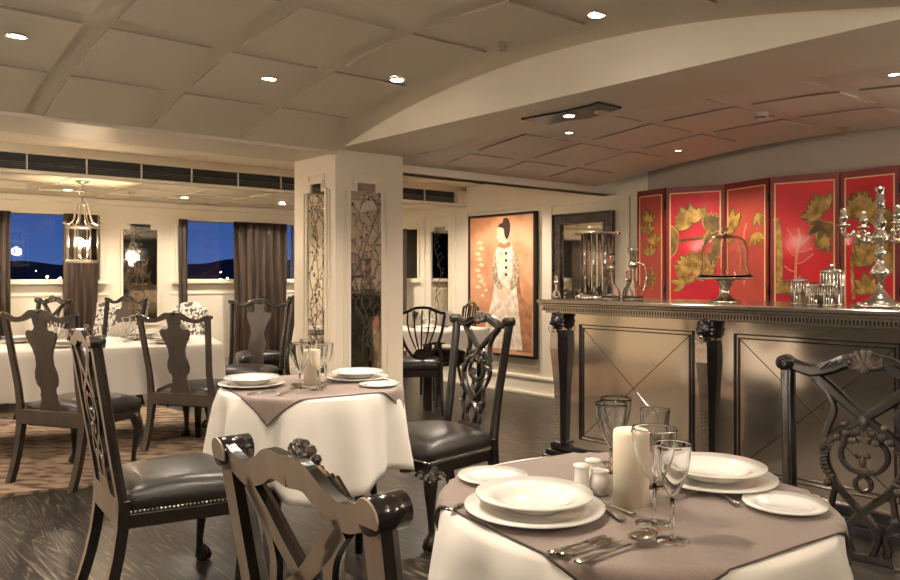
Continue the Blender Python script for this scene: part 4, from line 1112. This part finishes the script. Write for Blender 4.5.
cutlery((623,522), (573,489), 's', 'silver spoon lying behind the left soup plate by the shakers')
cutlery((634,516), (586,497), 'f', 'silver fork crossing beside the candle base')
cutlery((449,512), (462,505), 'k', 'short butter knife at the left edge of the foreground table')
cutlery((668,499), (697,494), 'k', 'silver knife between front glass and right soup plate')
cutlery((737,506), (716,492), 'f', 'silver fork between the right plates')
cutlery((278,396), (300,386), 's', 'silver spoon on the pillar table between plate and glasses', group='silver cutlery on the pillar table')
cutlery((248,395), (275,391), 'k', 'silver knife at the front left of the pillar table', group='silver cutlery on the pillar table')
cutlery((322,388), (333,381), 's', 'silver spoon right of the glasses on the pillar table', group='silver cutlery on the pillar table')
cutlery((366,386), (352,381), 'f', 'silver fork beside the side plate on the pillar table', group='silver cutlery on the pillar table')

# napkins folded as fans
def napkin(loc, rot, label, sc_=1):
    t = thing('folded_napkin', label, 'napkin', loc, rot, 'fan-folded white napkins on the far tables')
    b = MB(); n = 16; vs = []
    for i in range(n+1):
        a = PI*(.08+.84*i/n); r = .135*sc_; y = .014*(1 if i % 2 else -1)
        vs += [(.02*math.cos(a), y*.3-.005, .004), (r*math.cos(a), y-.02, r*math.sin(a)), (r*math.cos(a), y-.02+.004, r*math.sin(a)), (.02*math.cos(a), y*.3, .004)]
    fs = []
    for i in range(n):
        for k in range(4): k2 = (k+1) % 4; fs.append((i*4+k, i*4+k2, i*4+4+k2, i*4+4+k))
    b.add(vs, fs); b.build('pleated_linen', M['cloth'], t)
    b = MB(); b.lathe([(.026,0),(.03,.01),(.026,.02),(.022,.01),(.026,0)], 16); b.build('napkin_ring', M['silver'], t)
    return t
npk = [(.05,-.1,'white fan napkin at the middle of the long table'),(.92,.05,'white fan napkin near the right end of the long table'),(-.72,-.08,'white fan napkin at the left part of the long table'),(.55,.30,'white fan napkin on the far side of the long table')]
nap = None
for a, c_, lab in npk:
    p = lt(a, c_)+V(0,0,ZT)
    nap = napkin(p, 26, lab) if nap is None else dup(nap, p, 26, lab)
dup(nap, (FTC[0]+.12, FTC[1]-.12, .757), 20, 'white fan napkin on the far table right of the pillar', None, 1.25)
dup(nap, (FTC[0]-.22, FTC[1]-.1, .757), 20, 'white fan napkin on the far table, left one beside the pillar', None, 1.25)

# upholstered chairs by the hull wall
def tub(loc, heading, label):
    t = thing('upholstered_chair', label, 'chair', loc, heading-90, 'patterned upholstered chairs beyond the long table')
    b = MB(); b.box(-.24,.24,0,.45,.38,.48); b.build('seat', M['toile'], t, bevel=.03)
    ol = cr([(-.22,.48),(-.23,.8),(-.2,.93),(-.1,.985),(0,1.0),(.1,.985),(.2,.93),(.23,.8),(.22,.48)], 4)
    b = MB(); b.prism(ol, BF, .0, .06); b.build('backrest', M['toile'], t, bevel=.01)
    for sx in (-1, 1):
        for y in (.02,.42): b = MB(); b.tube([(sx*.2, y, 0), (sx*.2, y, .38)], [.014,.02], 8); b.build('leg', M['wood'], t)
    return t
tb = tub((-3.64, 7.76, 0), 244, 'black and white patterned chair below the lantern'); dup(tb, (-2.74, 7.75, 0), 154, 'black and white patterned chair right of the lantern chair')

# ---------------------------------------------------------------- lamps
WARM = (1, .87, .72)
def add_light(kind, loc, energy, parent=None, size=.05, spot=None, color=WARM, direction=None, blend=.6):
    l = bpy.data.lights.new('lamp_light', kind); l.energy = energy; l.color = color
    if kind == 'POINT': l.shadow_soft_size = size
    if kind == 'SPOT': l.spot_size = math.radians(spot); l.spot_blend = blend; l.shadow_soft_size = size
    o = bpy.data.objects.new('lamp_light', l); C.objects.link(o)
    if direction: o.rotation_euler = Vector(direction).to_track_quat('-Z', 'Y').to_euler()
    if parent: o.parent = parent
    o.location = loc; return o
def downlight(p, label, energy, spot=130, tilt=(0,0,0), r=.035, size=.04):
    t = thing('ceiling_downlight', label, 'downlight', p, 0, 'recessed ceiling downlights')
    q = Vector(tilt).to_track_quat('Z', 'Y') if Vector(tilt).length else None
    b = MB(); b.lathe([(r*1.0,.0),(r*1.25,-.004),(r*1.3,.0),(r*1.2,.01),(r*.98,.01)], 28); ring = b.build('bezel', M['nickel'], t)
    b = MB(); b.lathe([(0,-.001),(r,-.001),(r,.006),(0,.006)], 24); b.build('lamp_disc', M['bulb'], t)
    l = add_light('SPOT', (0,0,-.012), energy, t, size, spot); return t
def ceil_hit(px, py, fn):
    z = EYE+1
    for _ in range(60):
        Y = (z-EYE)*F/(HZ-py); x = (px-450)/F*Y; s, u = su(x, Y); z = .5*z+.5*fn(s)
    return V(x, Y, z), s, u
DL = []
for px, py, lab in ((16,34,'round downlight at the far left of the panelled ceiling'),(269,77,'round downlight in the middle of the panelled ceiling'),(397,78,'round downlight near the pillar end of the curved beam'),(597,12,'round downlight at the top of the photo above the beam')):
    p, s, u = ceil_hit(px, py, vault); DL.append((p-V(0,0,.012), lab))
for p, lab in DL: downlight(p, lab, 34)
for px, py, lab in ((569,131,'small downlight in the bar canopy just below the black spotlight plate'),(678,149,'small downlight in the bar canopy above the cake stand'),(894,72,'small downlight in the bar canopy at the right edge')):
    p, s, u = ceil_hit(px, py, canopy); downlight(p-V(0,0,.012), lab, 36 if px == 678 else 28, 140, r=.022)
# added downlights out of view supply fill light
for k, (s, u) in enumerate(((2.6,-1.6),(2.6,-3.0),(.9,-3.4),(2.6,-4.8),(3.3,-2.2))):
    downlight(W(s, u, vault(s)-.012), 'added fill downlight on the panelled ceiling, out of view', 30)
for k, u in enumerate((1.3, 2.3, .2, -.9, -2.0, -3.1)):
    p = W(-3.15, u, 2.083); downlight(p, ('small downlight in the low ceiling over the window aisle, row position %s' % ('nearest the painting wall','near the painting wall','behind the pillar','above the second window','above the lantern','at the far left')[k]), 30, 150)
for k, u in enumerate((2.2, -.6, -2.4)):
    downlight(W(-1.35, u, 2.315), energy=(75,32,28)[k], label=('downlight in the aisle ceiling '+('before the painting wall','left of the pillar','at the left edge')[k]), spot=150)
for k, (s, u) in enumerate(((-.8,2.6),(.2,2.2))):
    pass
# canopy downlights added along the unseen end of the bar for fill
for k, s in enumerate((4.3, 5.3)): downlight(W(s, 1.7, canopy(s)-.012), 'added small fill downlight of the bar canopy, out of view', 25, 140, r=.022)

def lantern(loc, label, watts=14, group='hanging glass lanterns'):
    t = thing('hanging_lantern', label, 'lantern', loc, 10, group)    # loc = ceiling point
    b = MB(); b.lathe([(0,0),(.055,0),(.05,-.01),(.03,-.022),(.01,-.034),(0,-.036)], 20); b.build('ceiling_rose', M['nickel'], t)
    b = MB(); b.tube([(0,0,-.03),(0,0,-.08)], .005, 6)
    b.tube([(.027*math.sin(a), 0, -.105+.027*math.cos(a)) for a in lin(0, 2*PI, 18)[:-1]], .005, 6, closed=True)
    b.tube([(0,0,-.13),(0,0,-.19)], [.006,.012], 8); b.build('chain', M['nickel'], t)
    N_ = 8; R = .125; zt_, zb_ = -.40, -.69
    for k in range(N_):
        a = 2*PI*k/N_; c, s = math.cos(a), math.sin(a)
        pth = cr([(.01,-.19),(.045,-.205),(.062,-.25),(.068,-.31),(.085,-.35),(.125,-.375),(.15,-.365)], 4)
        b = MB(); b.tube([(r*c, r*s, z) for r, z in pth], .0055, 6); b.ball((.152*c, .152*s, -.36), .009, 6); b.build('crown_scroll', M['nickel'], t)
        b = MB(); b.tube([(R*c, R*s, zt_), (R*c, R*s, zb_)], .006, 6); b.build('upright', M['nickel'], t)
        a2 = 2*PI*(k+1)/N_; b = MB(); p, q = V(R*c, R*s, 0)*.985, V(R*math.cos(a2), R*math.sin(a2), 0)*.985
        n_ = (p+q).normalized()*.002
        b.hexa([p+V(0,0,zb_+.01), q+V(0,0,zb_+.01), q+n_+V(0,0,zb_+.01), p+n_+V(0,0,zb_+.01), p+V(0,0,zt_-.01), q+V(0,0,zt_-.01), q+n_+V(0,0,zt_-.01), p+n_+V(0,0,zt_-.01)]); b.build('glass_pane', M['pane'], t)
    b = MB(); b.lathe([(R-.008,zt_-.01),(R+.012,zt_-.008),(R+.012,zt_+.012),(R-.008,zt_+.012),(R-.008,zt_-.01)], 8); b.build('top_band', M['nickel'], t)
    b = MB(); b.lathe([(R-.01,zb_-.012),(R+.014,zb_-.012),(R+.014,zb_+.012),(R-.01,zb_+.012),(R-.01,zb_-.012)], 8); b.tube([(-R,0,zb_),(R,0,zb_)], .005, 6); b.tube([(0,-R,zb_),(0,R,zb_)], .005, 6); b.build('bottom_band', M['nickel'], t)
    for k in range(3):
        a = 2*PI*k/3+.4; x, y = .045*math.cos(a), .045*math.sin(a)
        b = MB(); b.tube([(0,0,zb_+.01),(x*.7,y*.7,zb_+.03),(x,y,zb_+.07)], .004, 6); b.tube([(x,y,zb_+.06),(x,y,zb_+.13)], .009, 8); cn = b.build('candle_arm', M['nickel'], t)
        b = MB(); b.ball((x,y,zb_+.155), .014, 10, 1, 1, 1.8); b.build('flame_bulb', M['bulb2'], cn)
    add_light('POINT', (0,0,zb_+.17), watts, t, .05, color=(1,.75,.48))
    return t
lp = at(82, 189, 6.55); lp.z = 2.10
LAN = lantern((-3.16, 6.45, 2.086), 'glass lantern with scrolled crown hanging by the left window', 14)
FILL = bpy.data.lights.new('lamp_light', 'POINT'); FILL.energy = 36; FILL.color = (1,.87,.72); FILL.shadow_soft_size = .08
for k, (s, u) in enumerate(((1.9,-5.4),(1.0,-4.6),(3.3,-5.0),(1.9,-7.2),(-1.2,-3.7),(5.4,-2.6),(5.6,-.7),(4.5,1.9),(5.4,-5.5))):  # lantern copies added out of view as the room's fill light
    zc = canopy(s) if u > 0 else vault(s) if 0 < s < 3.86 else (2.315 if s < 0 else 2.295)
    lq = dup(LAN, W(s, u, zc), 10, 'added fill-light lantern hanging in the unseen part of the room', 'hanging glass lanterns')
    for ch in bpy.data.objects:
        if ch.parent == lq and ch.type == 'LIGHT': ch.data = FILL

# black spotlight plate on the beam soffit
def spot_plate():
    z = EYE+.9
    def q(px, py): Y = (z-EYE)*F/(HZ-py); return V((px-450)/F*Y, Y, z)
    c = q(570.5, 113); t = thing('spotlight_plate', 'glossy black twin spotlight plate on the beam underside with one lamp lit', 'spotlight', c); I = Matrix.Translation(-c)
    pts = [q(521,118),q(550,123),q(570,118.5),q(589,116.5),q(622,106.5),q(598,101),q(590,104),q(560,111)]
    ol = [(p.x, p.y) for p in pts]
    b = MB(); b.T = I; b.prism(ol, lambda x, y, d: V(x, y, z-d), 0, .012); b.build('plate', M['black'], t, bevel=.003)
    for k, (px, py, mtl) in enumerate(((569,112.5,'bulb'),(602,109,'nickel'))):
        o = q(px, py)-c; b = MB(); b.lathe([(.028,-.012),(.04,-.012),(.04,-.022),(.028,-.022),(.028,-.012)], 20, o); rg = b.build('lamp_ring', M['nickel'], t)
        b = MB(); b.lathe([(0,-.014),(.029,-.014),(.024,-.022),(0,-.026)], 20, o); b.build('lamp_face', M[mtl], rg)
    o = q(569,112.5)-c; add_light('SPOT', o+V(0,0,-.04), 45, t, .03, 120)
spot_plate()
def sprinkler(p, label):
    t = thing('sprinkler_head', label, 'sprinkler', p, 30, 'fire sprinklers on the ceilings')
    b = MB(); b.lathe([(0,0),(.04,0),(.036,-.008),(.018,-.014),(0,-.014)], 20); b.build('rosette', M['nickel'], t)
    b = MB(); b.tube([(.014,0,-.012),(.018,0,-.03),(.006,0,-.045)], .003, 6); b.tube([(-.014,0,-.012),(-.018,0,-.03),(-.006,0,-.045)], .003, 6); b.tube([(0,0,-.014),(0,0,-.045)], .003, 6); b.build('yoke', M['nickel'], t)
    b = MB(); b.lathe([(0,-.045),(.016,-.045),(.014,-.05),(0,-.05)], 14); b.build('deflector', M['nickel'], t)
sprinkler(ceil_hit(503, 41, vault)[0]-V(0,0,.002), 'brass sprinkler head on the panelled ceiling beside the beam')
sprinkler(ceil_hit(843, 128, canopy)[0]-V(0,0,.002), 'brass sprinkler head under the bar canopy at right')
sprinkler(W(-3.0, u_on_s(132, -3.0), 2.086), 'small sprinkler head on the low aisle ceiling right of the lantern')
p = ceil_hit(760, 113, canopy)[0]; t = thing('smoke_detector', 'round white smoke detector under the bar canopy', 'smoke detector', p)
b = MB(); b.lathe([(0,0),(.05,0),(.05,-.015),(.035,-.022),(.032,-.04),(.0,-.044)], 28); b.build('housing', M['lens'], t)
b = MB(); b.lathe([(.0325,-.026),(.036,-.028),(.036,-.034),(.0325,-.036)], 28); b.build('vent_ring', M['black'], t)

# ---------------------------------------------------------------- camera
cam = bpy.data.cameras.new('camera'); co = bpy.data.objects.new('camera', cam); C.objects.link(co)
co.location = (0, 0, EYE); co.rotation_euler = (PI/2, 0, 0); cam.sensor_width = 36; cam.lens = F/900*36; cam.shift_y = -(290-HZ)/900; cam.clip_start = .05; cam.clip_end = 800
sc.camera = co
vs_ = sc.view_settings; sc.display_settings.display_device = 'sRGB'; vs_.view_transform = 'Standard'; vs_.look = 'None'; vs_.exposure = 1.25; vs_.gamma = 1; vs_.use_curve_mapping = False
cy = sc.cycles; cy.use_denoising = True; cy.caustics_reflective = False; cy.caustics_refractive = False; cy.max_bounces = 10; cy.transparent_max_bounces = 12; cy.transmission_bounces = 10; cy.diffuse_bounces = 5; cy.glossy_bounces = 5; cy.sample_clamp_indirect = 4
